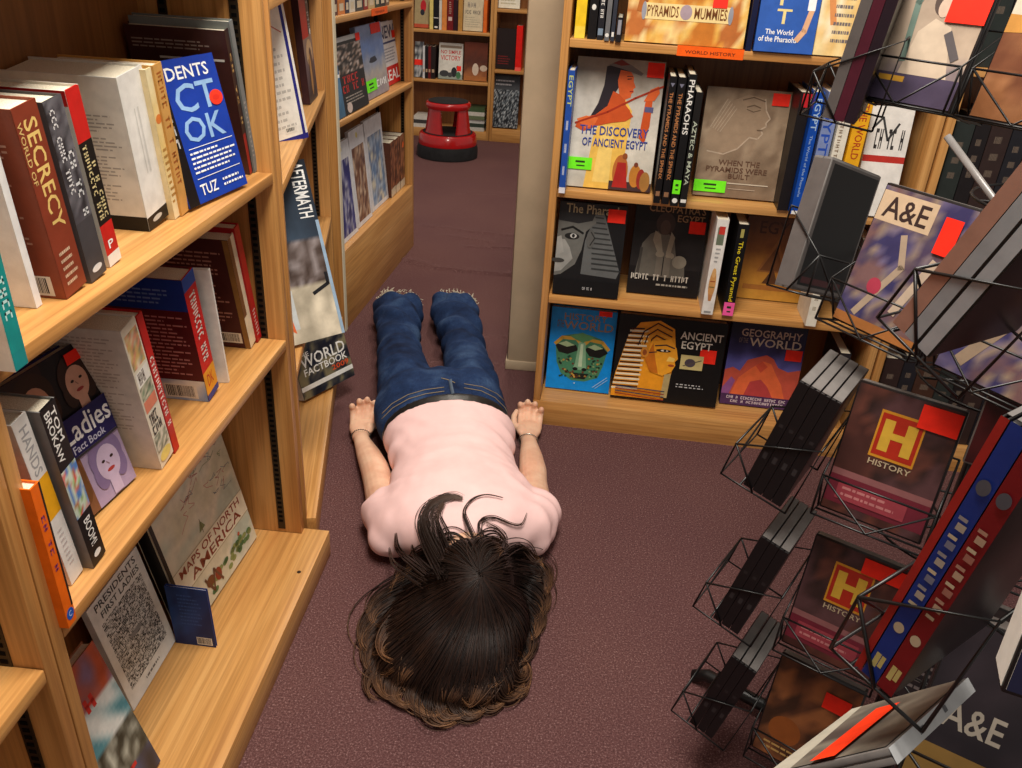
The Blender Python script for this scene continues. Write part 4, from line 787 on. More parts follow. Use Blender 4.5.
# bottom
def jade():
    f = [('r', 0, 0, 1, 1, (10, 144, 232)), T('HISTORY', .2, .86, .86, .94, (150, 130, 104)), T('OF THE', .1, .76, .2, .85, (110, 96, 84)), T('WORLD', .2, .75, .96, .85, (160, 136, 108))]
    f += [('p', [(.1, .56), (.2, .66), (.4, .7), (.6, .7), (.8, .66), (.92, .56), (.86, .32), (.8, .18), (.6, .12), (.4, .12), (.22, .2), (.14, .34)], (70, 130, 96)), ('s', [(.1, .56), (.2, .64), (.42, .64), (.52, .56), (.62, .64), (.82, .62), (.92, .54)], .04, (206, 160, 60)), ('p', [(.3, .67), (.5, .72), (.7, .67), (.62, .63), (.5, .6), (.4, .63)], (90, 150, 100))]
    f += [('p', [(.1, .54), (.24, .6), (.42, .56), (.46, .5), (.3, .44), (.16, .46)], (24, 26, 24)), ('p', [(.56, .52), (.66, .58), (.84, .56), (.92, .5), (.8, .43), (.64, .44)], (24, 26, 24)), ('p', [(.14, .56), (.26, .6), (.4, .56), (.28, .53)], (170, 196, 150)), ('p', [(.6, .55), (.7, .59), (.84, .55), (.72, .52)], (170, 196, 150))]
    f += [('p', [(.46, .6), (.56, .6), (.6, .34), (.62, .26), (.4, .26), (.43, .34)], (130, 176, 140)), ('p', [(.49, .58), (.53, .58), (.54, .3), (.48, .3)], (190, 214, 180)), ('e', .44, .27, .04, .02, (20, 24, 22)), ('e', .58, .27, .04, .02, (20, 24, 22)), ('p', [(.36, .22), (.66, .22), (.6, .15), (.42, .15)], (30, 34, 30)), ('=',)]
    rnd = random.Random(8)
    for k in range(90):
        u, v = rnd.uniform(.17, .84), rnd.uniform(.16, .42)
        if .4 < u < .62 and v > .24: continue
        f.append(('e', u, v, .018, .012, rnd.choice([(110, 60, 40), (40, 80, 60), (130, 160, 110), (190, 150, 70), (30, 50, 40)])))
    f += [('=',), ('s', [(.74, .06), (.95, .2)], .008, (170, 210, 240)), ('s', [(.78, .05), (.96, .17)], .006, (170, 210, 240)), ('e', .45, .09, .01, .006, W_)]
    return f
eF(E0, (545, 388), (608, 397), (617, 314), .03, 'bright blue cover with a green jade mask', (28, 136, 212), gE0, front=jade(), stickers=[('front', .72, .94, .92, 1, RED_ST)])
def mask():
    GO, DB = (240, 158, 36), (60, 26, 20)
    f = [('r', 0, 0, 1, 1, (20, 18, 18)), ('p', [(.0, .1), (.02, .3), (.1, .75), (.2, .92), (.38, .96), (.52, .88), (.56, .6), (.54, .3), (.5, .02), (0, .02)], GO)]
    for k in range(13):
        v = .12+.058*k; f.append(('s', [(.0+max(0, (v-.1))*.16, v), (.24+.004*k, v+.01)], .022, (236, 226, 196) if k % 1 == 0 else DB)); f.append(('s', [(.0+max(0, (v-.08))*.16, v+.028), (.24, v+.036)], .016, DB))
    for k in range(6):
        r_ = .9-.03*k; f.append(('s', [(.2+.03*k, .66+.01*k), (.24+.02*k, .82-.02*k), (.36, .93-.035*k), (.5, .86-.035*k)], .014, DB if k % 2 == 0 else (236, 170, 60)))
    f += [('p', [(.32, .72), (.5, .76), (.56, .66), (.585, .54), (.56, .5), (.57, .46), (.54, .38), (.46, .32), (.34, .36), (.28, .5)], (246, 168, 44)), ('p', [(.34, .7), (.28, .5), (.34, .36), (.42, .34), (.38, .5)], (206, 116, 30)), ('p', [(.5, .56), (.56, .54), (.55, .5), (.48, .5)], (255, 214, 110)), ('e', .44, .62, .07, .018, (40, 26, 22)), ('e', .45, .622, .035, .012, (240, 230, 210)), ('e', .455, .622, .014, .012, (20, 16, 14)), ('s', [(.36, .67), (.46, .69), (.54, .66)], .014, (50, 34, 50)), ('s', [(.38, .6), (.3, .58)], .012, (50, 34, 50)), ('e', .53, .455, .03, .014, (170, 80, 40)), ('p', [(.48, .34), (.54, .36), (.53, .06), (.47, .06)], (180, 160, 110)), ('e', .27, .58, .04, .06, (214, 140, 50)), ('e', .27, .58, .02, .035, (150, 80, 36))]
    f += [('s', [(.04+.0*k, .06+.03*k), (.5, .03+.035*k)], .012, [(150, 50, 40), (40, 60, 90)][k % 2]) for k in range(4)]
    f += [T('ANCIENT', .58, .78, .97, .87, (226, 220, 206)), T('EGYPT', .6, .67, .88, .76, (226, 220, 206)), ('r', .61, .43, .82, .6, (206, 190, 130)), ('e', .7, .51, .05, .05, (80, 70, 80)), ('s', [(.64, .47), (.8, .55)], .012, (90, 80, 70)), ('l', .6, .2, .86, .26, 2, (190, 190, 190))]
    return f
eF(E0, (610, 398), (714, 406), (722, 326), .04, 'black and gold cover with a striped burial mask in profile', (18, 16, 16), gE0, front=mask(), stickers=[('front', .78, .52, .93, .68, RED_ST)])
def geo():
    f = [pic(grad((60, 44, 90), (120, 90, 160), (100, 100, 180), (40, 36, 80), (26, 22, 44)), nx=12, ny=16), ('p', [(0, .1), (.0, .42), (.1, .46), (.2, .42), (.28, .56), (.4, .6), (.52, .64), (.62, .6), (.7, .5), (.84, .46), (1, .5), (1, .1)], (206, 90, 70)), ('p', [(.12, .12), (.2, .34), (.34, .46), (.48, .56), (.6, .54), (.7, .4), (.78, .3), (.86, .12)], (236, 112, 66)), ('p', [(.3, .12), (.36, .3), (.5, .34), (.6, .26), (.7, .12)], (190, 70, 70)), ('p', [(.0, .2), (.1, .34), (.16, .3), (.1, .12), (0, .12)], (150, 90, 150)), ('p', [(.4, .5), (.48, .56), (.56, .5), (.48, .42)], (214, 84, 60))]
    f += [T('GEOGRAPHY', .14, .84, .94, .93, (190, 166, 150)), T('OF THE', .12, .76, .24, .82, (130, 110, 110)), T('WORLD', .26, .73, .95, .83, (210, 196, 180)), ('r', 0, 0, 1, .13, (80, 50, 90)), U(26, .08, .075, .92, .11, (236, 220, 226)), U(20, .14, .03, .86, .06, (236, 220, 226))]
    return f
eF(E0, (719, 404), (792, 412), (800, 330), .03, 'purple cover with orange mountain rocks', (56, 44, 90), gE0, front=geo(), stickers=[('front', .76, .6, .98, .73, RED_ST)])
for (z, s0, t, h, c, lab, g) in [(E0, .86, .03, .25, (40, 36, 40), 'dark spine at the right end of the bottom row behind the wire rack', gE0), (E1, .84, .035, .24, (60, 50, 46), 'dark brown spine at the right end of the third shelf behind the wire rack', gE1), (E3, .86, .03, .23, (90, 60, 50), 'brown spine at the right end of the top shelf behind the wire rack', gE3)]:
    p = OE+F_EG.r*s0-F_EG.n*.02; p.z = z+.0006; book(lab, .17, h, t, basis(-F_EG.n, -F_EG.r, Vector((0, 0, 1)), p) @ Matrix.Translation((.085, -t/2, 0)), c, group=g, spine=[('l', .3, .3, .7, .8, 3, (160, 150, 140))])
shelf_tag(F_EG, OE, .285, .445, E3, 'WORLD HISTORY', 'orange shelf label under the eye cover')
# ------------------------------------------------------------------ the person lying face down
def tube_bm(bm, pts, n=20):
    """pts: (centre, half-width, half-height, [side vector]) rings joined into a closed tube"""
    rings = []; P = [Vector(p[0]) for p in pts]; prev = None
    for i, p in enumerate(pts):
        t = (P[min(i+1, len(P)-1)]-P[max(i-1, 0)]).normalized()
        side = Vector((0, 0, 1)).cross(t)
        side = side.normalized() if side.length > .2 else (prev or Vector((1, 0, 0)))
        if prev is not None and side.dot(prev) < 0: side = -side
        prev = side
        up = t.cross(side).normalized()
        rings.append([bm.verts.new(P[i]+side*(p[1]*math.cos(2*PI*j/n))+up*(p[2]*math.sin(2*PI*j/n))) for j in range(n)])
    for a, b in zip(rings, rings[1:]):
        for j in range(n): bm.faces.new((a[j], a[(j+1) % n], b[(j+1) % n], b[j]))
    bm.faces.new(rings[0][::-1]); bm.faces.new(rings[-1])
def ell_bm(bm, c, r, rot=None, seg=20):
    m_ = Matrix.Translation(c) @ (rot or Matrix.Identity(4)) @ Matrix.Diagonal((*r, 1))
    bmesh.ops.create_uvsphere(bm, u_segments=seg, v_segments=seg//2+2, radius=1, matrix=m_)
def fuse(bm, voxel, smooth_it=4, floor=None):
    bmesh.ops.recalc_face_normals(bm, faces=bm.faces[:])
    me = bpy.data.meshes.new('tmp'); bm.to_mesh(me); bm.free()
    o = bpy.data.objects.new('tmp', me); col.objects.link(o)
    r = o.modifiers.new('r', 'REMESH'); r.mode = 'VOXEL'; r.voxel_size = voxel
    s = o.modifiers.new('s', 'SMOOTH'); s.factor = .5; s.iterations = smooth_it
    bpy.context.view_layer.update(); dg = bpy.context.evaluated_depsgraph_get()
    out = bpy.data.meshes.new_from_object(o.evaluated_get(dg)); bpy.data.objects.remove(o); bpy.data.meshes.remove(me)
    if floor is not None:
        for v in out.vertices:
            if v.co.z < floor: v.co.z = floor
    return out
def link_mesh(name, me, mat, parent, inv):
    me.materials.clear(); me.materials.append(mat); me.polygons.foreach_set('use_smooth', [True]*len(me.polygons))
    me.transform(inv); o = bpy.data.objects.new(name, me); col.objects.link(o); o.parent = parent; return o
PC = Vector((-.28, 1.95, 0)); INV = Matrix.Translation(-PC)
person = empty('person', Matrix.Translation(PC), 'person lying face down in a pink t-shirt and blue jeans, arms at the sides', 'person')

# --- body: one continuous surface
bm = bmesh.new()
HC = Vector((-.128, 1.315, .108))
ell_bm(bm, HC, (.074, .102, .09)); ell_bm(bm, HC+Vector((-.004, .02, -.035)), (.055, .075, .06))          # skull and face, turned to the floor
ell_bm(bm, HC+Vector((0, .035, -.088)), (.012, .016, .014)); ell_bm(bm, HC+Vector((0, .07, -.075)), (.022, .012, .012))   # nose, lips
for s_ in (-1, 1):
    ell_bm(bm, HC+Vector((.074*s_, .028, -.012)), (.008, .017, .027)); ell_bm(bm, HC+Vector((.028*s_, .002, -.082)), (.014, .01, .008))
tube_bm(bm, [((-.135, 1.37, .1), .052, .05), ((-.155, 1.42, .1), .05, .05), ((-.17, 1.48, .105), .07, .055), ((-.178, 1.52, .1), .15, .06)])
tube_bm(bm, [((-.178, 1.5, .09), .12, .07), ((-.19, 1.58, .09), .165, .085), ((-.21, 1.68, .085), .15, .08), ((-.238, 1.79, .08), .135, .072), ((-.262, 1.89, .085), .15, .082), ((-.29, 1.98, .09), .165, .09), ((-.315, 2.08, .088), .165, .09), ((-.33, 2.15, .08), .15, .07)])
for c in ([(-.4, 2.12, .085), (-.465, 2.3, .08), (-.52, 2.48, .07), (-.565, 2.66, .065), (-.6, 2.84, .055), (-.612, 2.93, .045)], [(-.25, 2.16, .085), (-.275, 2.34, .08), (-.31, 2.52, .07), (-.35, 2.7, .065), (-.4, 2.88, .055), (-.41, 2.97, .045)]):
    tube_bm(bm, [(p, w, w*.92) for p, w in zip(c, (.085, .072, .052, .05, .036, .036))])
armL = [((-.335, 1.535, .088), .05), ((-.372, 1.6, .07), .046), ((-.405, 1.68, .056), .041), ((-.432, 1.755, .045), .038), ((-.452, 1.81, .043), .0385), ((-.49, 1.89, .038), .033), ((-.522, 1.955, .033), .0245), ((-.535, 1.985, .031), .022)]
armR = [((-.03, 1.6, .088), .05), ((-.022, 1.67, .07), .046), ((-.024, 1.745, .056), .041), ((-.03, 1.82, .045), .0375), ((-.034, 1.875, .043), .038), ((-.044, 1.955, .038), .033), ((-.054, 2.03, .033), .0245), ((-.058, 2.06, .031), .022)]
for A in (armL, armR):
    tube_bm(bm, [(p, w, w*(.98 if i < 5 else .85)) for i, (p, w) in enumerate(A)], 18)
def hand(wr, d, thumb_side):
    """palm up: d = direction from the wrist to the fingers, fingers curl upward"""
    d = d.normalized(); s_ = Vector((d.y, -d.x, 0))*thumb_side; z = Vector((0, 0, 1))
    W = Vector(wr)
    tube_bm(bm, [(W-d*.012, .022, .018), (W+d*.01, .026, .0165), (W+d*.04, .036, .016), (W+d*.07, .038, .015), (W+d*.084, .036, .013)], 18)
    ell_bm(bm, W+d*.035+s_*.022+z*.008, (.016, .026, .013), Matrix.Rotation(math.atan2(d.y, d.x)-PI/2, 4, 'Z'), 14)
    K = [(.027, .083, .95), (.009, .088, 1.06), (-.010, .086, 1.0), (-.027, .078, .82)]
    for q, (so, fo, L) in enumerate(K):
        b = W+d*fo+s_*so+z*.0; dirs = [22+3*q, 62+4*q, 108+4*q]; segs = [.034*L, .023*L, .018*L]; pts = [b-d*.02, b]; p = b
        for a, sl in zip(dirs, segs):
            p = p+(d*math.cos(R(a))+z*math.sin(R(a)))*sl+s_*(.0012*(1.5-q)); pts.append(p)
        tube_bm(bm, [(pp, w, w) for pp, w in zip(pts, (.0105, .0112, .0108, .0104, .0092))], 12)
        ell_bm(bm, pts[-1], (.008,)*3, None, 10)
    t0 = W+d*.028+s_*.028+z*.004; t1 = t0+d*.028+s_*.018+z*.008; t2 = t1+d*.026+s_*.002+z*.012; t3 = t2+d*.018-s_*.006+z*.008
    tube_bm(bm, [(t0-s_*.01, .012, .011), (t1, .0105, .0095), (t2, .0092, .0085), (t3, .0072, .0066)], 12); ell_bm(bm, t3, (.007,)*3, None, 10)
hand((-.538, 1.99, .03), Vector((-.16, 1, 0)), 1)
hand((-.059, 2.065, .03), Vector((-.02, 1, 0)), -1)
body = link_mesh('body', fuse(bm, .0033, 1, .001), M['skin'], person, INV)

# --- t-shirt: a sheet following the torso with short sleeves
bm = bmesh.new()
tube_bm(bm, [((-.163, 1.445, .1), .066, .06), ((-.17, 1.475, .1), .11, .072), ((-.178, 1.515, .095), .165, .083), ((-.187, 1.57, .096), .188, .095), ((-.2, 1.63, .096), .186, .098), ((-.215, 1.7, .092), .17, .093), ((-.235, 1.78, .088), .158, .09), ((-.25, 1.84, .088), .16, .092), ((-.264, 1.9, .092), .172, .106), ((-.269, 1.925, .094), .183, .116), ((-.273, 1.94, .094), .187, .119)], 36)
tube_bm(bm, [((-.27, 1.53, .088), .075, .068), ((-.33, 1.545, .082), .066, .062), ((-.362, 1.58, .072), .06, .057), ((-.388, 1.635, .062), .057, .052)], 22)
tube_bm(bm, [((-.09, 1.57, .088), .075, .068), ((-.03, 1.6, .082), .066, .062), ((-.014, 1.65, .072), .06, .056), ((-.016, 1.7, .062), .056, .05)], 22)
ell_bm(bm, Vector((-.345, 1.535, .055)), (.06, .06, .05)); ell_bm(bm, Vector((-.022, 1.595, .055)), (.058, .06, .05))
sm = fuse(bm, .006, 22, .002)
ax0, ax1 = Vector((-.17, 1.47, 0)), Vector((-.265, 1.9, 0)); axd = (ax1-ax0).normalized(); axs = Vector((axd.y, -axd.x, 0))
def folds(v, nrm):
    t = (v-ax0).dot(axd); u = (v-ax0).dot(axs); k = 0
    k += .0065*abs(math.sin(t*42+u*10+2.5*noise.noise(v*7)))**4*min(1, max(0, (t-.2)*7))*(.4+1.2*abs(noise.noise(v*5+Vector((3, 0, 0)))))
    k += .0026*noise.noise(Vector((u*9+t*5, t*16, 1.3)))+.0012*noise.noise(v*38)
    e = min(1, max(0, (abs(u)-.1)*14)); k += .006*e*abs(math.sin((t*38+u*34)+3*noise.noise(v*6)))**3
    return k*min(1, max(.15, (.475-t)*14))
ns = [v.normal.copy() for v in sm.vertices]
for v, n_ in zip(sm.vertices, ns):
    if v.co.z > .012: v.co += n_*folds(v.co, n_)
shirt = link_mesh('t_shirt', sm, M['shirt'], person, INV)

# --- jeans
bm = bmesh.new()
tube_bm(bm, [((-.283, 1.955, .098), .178, .104), ((-.295, 1.99, .1), .186, .112), ((-.312, 2.04, .1), .192, .117), ((-.325, 2.09, .098), .192, .114), ((-.338, 2.15, .09), .182, .098), ((-.345, 2.2, .082), .165, .08)], 34)
legL = [((-.42, 2.12, .09), .096, .098), ((-.445, 2.2, .088), .09, .092), ((-.475, 2.3, .084), .082, .08), ((-.505, 2.4, .076), .076, .074), ((-.53, 2.5, .07), .071, .069), ((-.555, 2.6, .068), .073, .067), ((-.58, 2.7, .066), .08, .065), ((-.597, 2.79, .064), .088, .063), ((-.61, 2.86, .062), .093, .06), ((-.615, 2.89, .06), .09, .056)]
legR = [((-.245, 2.16, .09), .094, .097), ((-.255, 2.24, .088), .088, .09), ((-.272, 2.34, .084), .081, .079), ((-.293, 2.44, .076), .075, .073), ((-.315, 2.54, .07), .07, .068), ((-.338, 2.64, .068), .072, .067), ((-.362, 2.74, .066), .08, .066), ((-.385, 2.83, .066), .088, .065), ((-.4, 2.9, .064), .092, .062), ((-.405, 2.93, .062), .09, .058)]
tube_bm(bm, legL, 26); tube_bm(bm, legR, 26)
ell_bm(bm, Vector((-.392, 2.07, .11)), (.105, .13, .1)); ell_bm(bm, Vector((-.245, 2.1, .11)), (.105, .13, .1))
jm = fuse(bm, .0065, 5, .003)
def jf(v):
    k = .0045*noise.noise(Vector((v.x*7, v.y*22, v.z*7)))+.003*noise.noise(v*24)
    leg = min(1, max(0, (v.y-2.3)*3))
    k += leg*.009*math.sin(v.y*62+v.x*34+4*noise.noise(v*6))*(.4+abs(noise.noise(v*4)))
    hem = min(1, max(0, (v.y-2.7)*5)); k += hem*.02*noise.noise(Vector((v.x*16, v.y*22, v.z*14)))
    cr = math.exp(-((v.y-2.22)/.05)**2); k += cr*.006*math.sin(v.x*60+v.y*30)
    return k
ns = [v.normal.copy() for v in jm.vertices]
for v, n_ in zip(jm.vertices, ns):
    if v.co.z > .012: v.co += n_*jf(v.co)
bv = BVHTree.FromPolygons([v.co.copy() for v in jm.vertices], [list(p.vertices) for p in jm.polygons])
bvs = BVHTree.FromPolygons([v.co.copy()+PC for v in shirt.data.vertices], [list(p.vertices) for p in shirt.data.polygons])
jeans = link_mesh('jeans', jm, M['denim'], person, INV)
def stick(points, tree, lift=.0015, sub=6):
    out = []
    for (a, b) in zip(points, points[1:]):
        for k in range(sub):
            px, py = a[0]+(b[0]-a[0])*k/sub, a[1]+(b[1]-a[1])*k/sub
            d = ray(px, py).normalized(); h_, n_, _i, _d = tree.ray_cast(CAM, d)
            if h_: out.append(h_+n_*lift-PC)
    return out
def seam(name, pts, r=.0011, mat='thread', sub=6, lift=.001):
    q = stick(pts, bv, lift, sub)
    if len(q) > 1: return MB().tube(q, r, 5).build(name, M[mat], jeans, True)
seam('seam', [(382, 414), (392, 404), (408, 395), (425, 390), (448, 387)]); seam('seam', [(382, 419), (393, 408), (409, 399), (426, 394), (448, 391)])
seam('seam', [(464, 384), (482, 387), (497, 394), (508, 405), (513, 417)]); seam('seam', [(464, 388), (481, 391), (495, 398), (505, 408), (510, 420)])
seam('seam', [(455, 383), (448, 380), (440, 378)], .0013)
lp = stick([(450, 381), (451, 388), (453, 397)], bv, .004, 5)
if len(lp) > 2: MB().tube(lp, .006, 8, flat=.4).build('belt_loop', M['denim2'], jeans, True)
# --- dark belt showing between shirt and jeans
bm = bmesh.new()
tube_bm(bm, [((-.27, 1.91, .095), .17, .1), ((-.278, 1.94, .096), .179, .1115), ((-.284, 1.965, .097), .183, .1135), ((-.288, 1.975, .097), .179, .109)], 40)
belt = link_mesh('belt', fuse(bm, .006, 2, .004), M['belt'], person, INV)
# --- shoes peeking from the hems, with frayed threads
for k, (c, ang) in enumerate(((Vector((-.6, 2.9, .035)), 8), (Vector((-.415, 2.96, .037)), -6))):
    bm = bmesh.new(); rot = Matrix.Rotation(R(ang), 4, 'Z')
    ell_bm(bm, c, (.045, .075, .032), rot); ell_bm(bm, c+Vector((0, -.05, .004)), (.037, .05, .036), rot)
    link_mesh('shoe', fuse(bm, .006, 3, .001), M['belt'], person, INV)
    bm = bmesh.new(); ell_bm(bm, c+Vector((.004, .012, .022)), (.04, .068, .016), rot); link_mesh('shoe_sole', fuse(bm, .006, 2), M['fray'], person, INV)
rnd = random.Random(21)
for (cx, cy, w) in ((-.615, 2.895, .085), (-.405, 2.935, .085)):
    fr_ = MB()
    for k in range(70):
        a = rnd.uniform(.05*PI, .95*PI); p = Vector((cx+w*math.cos(a), cy, .062+.056*math.sin(a))); q = [p]
        for j in range(4): q.append(q[-1]+Vector((rnd.uniform(-.006, .006), rnd.uniform(.000, .008), rnd.uniform(-.007, .005))))
        fr_.tube([x-PC for x in q], .0011, 4)
    fr_.build('frayed_hem', M['fray'], jeans)
# --- bracelets
def ring(c, d, rx, rz, r, name, beads=False):
    d = d.normalized(); s_ = Vector((d.y, -d.x, 0)); pts = [c+s_*(rx*math.cos(2*PI*j/28))+Vector((0, 0, rz*math.sin(2*PI*j/28)))-PC for j in range(28)]
    mb = MB()
    if beads:
        for p in pts[::1]:
            mb.lathe([(.0004, -.002), (.0019, -.001), (.0019, .001), (.0004, .002)], 8, p)
        mb.tube(pts, .0007, 5, closed=True)
    else: mb.tube(pts, r, 7, closed=True)
    return mb.build(name, M['metal'] if not beads else M['belt'], person, True)
ring(Vector((-.536, 1.99, .031)), Vector((-.2, 1, 0)), .0275, .0235, .001, 'beaded_bracelet', True)
ring(Vector((-.0575, 2.05, .031)), Vector((-.02, 1, 0)), .028, .024, .0016, 'silver_bangle')

# --- hair: many tapering strands over a cap
CR_ = HC+Vector((.018, -.072, .062))
def head_pt(p, off):
    v = p-HC; s_ = math.sqrt((v.x/.078)**2+(v.y/.106)**2+(v.z/.094)**2); v = v/s_; return HC+v*(1+off/.09)
sup = bmesh.new()
ell_bm(sup, HC+Vector((0, -.004, .012)), (.086, .114, .094), None, 28); ell_bm(sup, HC+Vector((-.055, -.045, -.04)), (.09, .12, .07)); ell_bm(sup, HC+Vector((.045, -.04, -.045)), (.072, .11, .062)); ell_bm(sup, HC+Vector((-.005, -.1, -.045)), (.1, .095, .06)); ell_bm(sup, HC+Vector((-.1, -.07, -.075)), (.085, .12, .035)); ell_bm(sup, HC+Vector((0, -.14, -.08)), (.11, .08, .03))
cap = fuse(sup, .006, 8, .003)
bcap = BVHTree.FromPolygons([v.co.copy() for v in cap.vertices], [list(p.vertices) for p in cap.polygons])
def on_hair(px, py, layer):
    d = ray(px, py).normalized(); best = at(px, py, z=.004+layer)
    for tr in (bcap, bvs):
        h_, n_, _i, _d = tr.ray_cast(CAM, d)
        if h_ and h_.z > best.z-layer+.0: 
            q = h_+n_*layer
            if q.z > best.z: best = q
    return best
def cat(g, n):
    m_ = len(g); out = []
    for i in range(n+1):
        x = i/n*(m_-1); j = min(m_-2, int(x)); f = x-j; q = [g[max(0, min(m_-1, j+o))] for o in (-1, 0, 1, 2)]
        out.append(tuple(.5*((2*q[1][c])+(-q[0][c]+q[2][c])*f+(2*q[0][c]-5*q[1][c]+4*q[2][c]-q[3][c])*f*f+(-q[0][c]+3*q[1][c]-3*q[2][c]+q[3][c])*f**3) for c in (0, 1)))
    return out
# locks traced from the crown outwards, each ending in its own curl
LOCKS = [
 [(472, 572), (448, 572), (420, 580), (398, 592), (378, 604), (371, 618), (380, 628), (394, 622)],
 [(474, 574), (446, 582), (416, 598), (390, 614), (369, 628), (366, 645), (376, 655), (392, 650)],
 [(476, 578), (448, 594), (418, 616), (390, 634), (371, 650), (370, 668), (382, 676), (398, 668)],
 [(476, 580), (452, 602), (422, 628), (398, 650), (379, 668), (378, 686), (388, 697), (404, 692)],
 [(478, 582), (456, 612), (430, 642), (408, 666), (392, 684), (394, 700), (408, 706), (420, 696)],
 [(478, 584), (460, 620), (440, 654), (424, 680), (412, 696), (420, 711), (436, 716), (448, 704)],
 [(480, 586), (466, 626), (452, 660), (442, 688), (438, 708), (448, 719), (464, 716), (470, 702)],
 [(480, 588), (472, 626), (464, 662), (460, 690), (462, 710), (474, 717), (486, 708), (488, 694)],
 [(482, 588), (480, 626), (478, 660), (480, 686), (486, 704), (498, 706), (508, 694), (506, 682)],
 [(484, 588), (490, 622), (494, 652), (498, 676), (506, 694), (517, 692), (524, 678), (518, 666)],
 [(486, 586), (498, 612), (506, 638), (512, 660), (520, 676), (525, 668), (520, 654), (510, 650)],
 [(486, 584), (506, 604), (520, 624), (526, 640), (524, 656), (514, 664), (504, 656)],
 [(486, 582), (512, 594), (530, 608), (538, 622), (534, 636), (524, 640)],
 [(486, 578), (512, 580), (534, 588), (544, 600), (542, 614), (532, 620)],
 [(484, 574), (510, 566), (532, 566), (546, 574), (549, 586), (543, 596)],
 [(480, 570), (500, 556), (520, 552), (536, 558), (545, 568)],
 [(470, 568), (450, 558), (432, 556), (418, 560), (408, 570), (402, 582)],
 [(470, 570), (444, 566), (420, 568), (404, 576), (392, 586), (388, 598)],
 [(474, 566), (462, 552), (450, 545), (440, 548), (430, 556)], [(478, 566), (482, 552), (492, 546), (504, 548), (514, 556)],
 [(476, 580), (450, 588), (424, 604), (400, 622), (384, 640), (384, 656), (396, 662)],
 [(474, 576), (430, 592), (392, 606), (370, 622), (360, 640), (366, 652)],
 [(476, 580), (436, 616), (396, 648), (370, 674), (368, 694), (380, 700)],
 [(480, 586), (452, 650), (430, 694), (428, 716), (444, 726), (458, 720)],
 [(484, 588), (496, 650), (512, 686), (526, 690), (532, 676)],
 [(478, 584), (456, 606), (434, 634), (414, 660), (402, 682), (410, 694)],
 [(482, 588), (474, 630), (466, 668), (456, 694), (444, 706), (434, 700)],
 [(484, 588), (488, 630), (488, 664), (480, 690), (470, 704), (462, 698)],
 [(486, 586), (500, 618), (504, 648), (500, 672), (490, 686), (482, 682)],
]
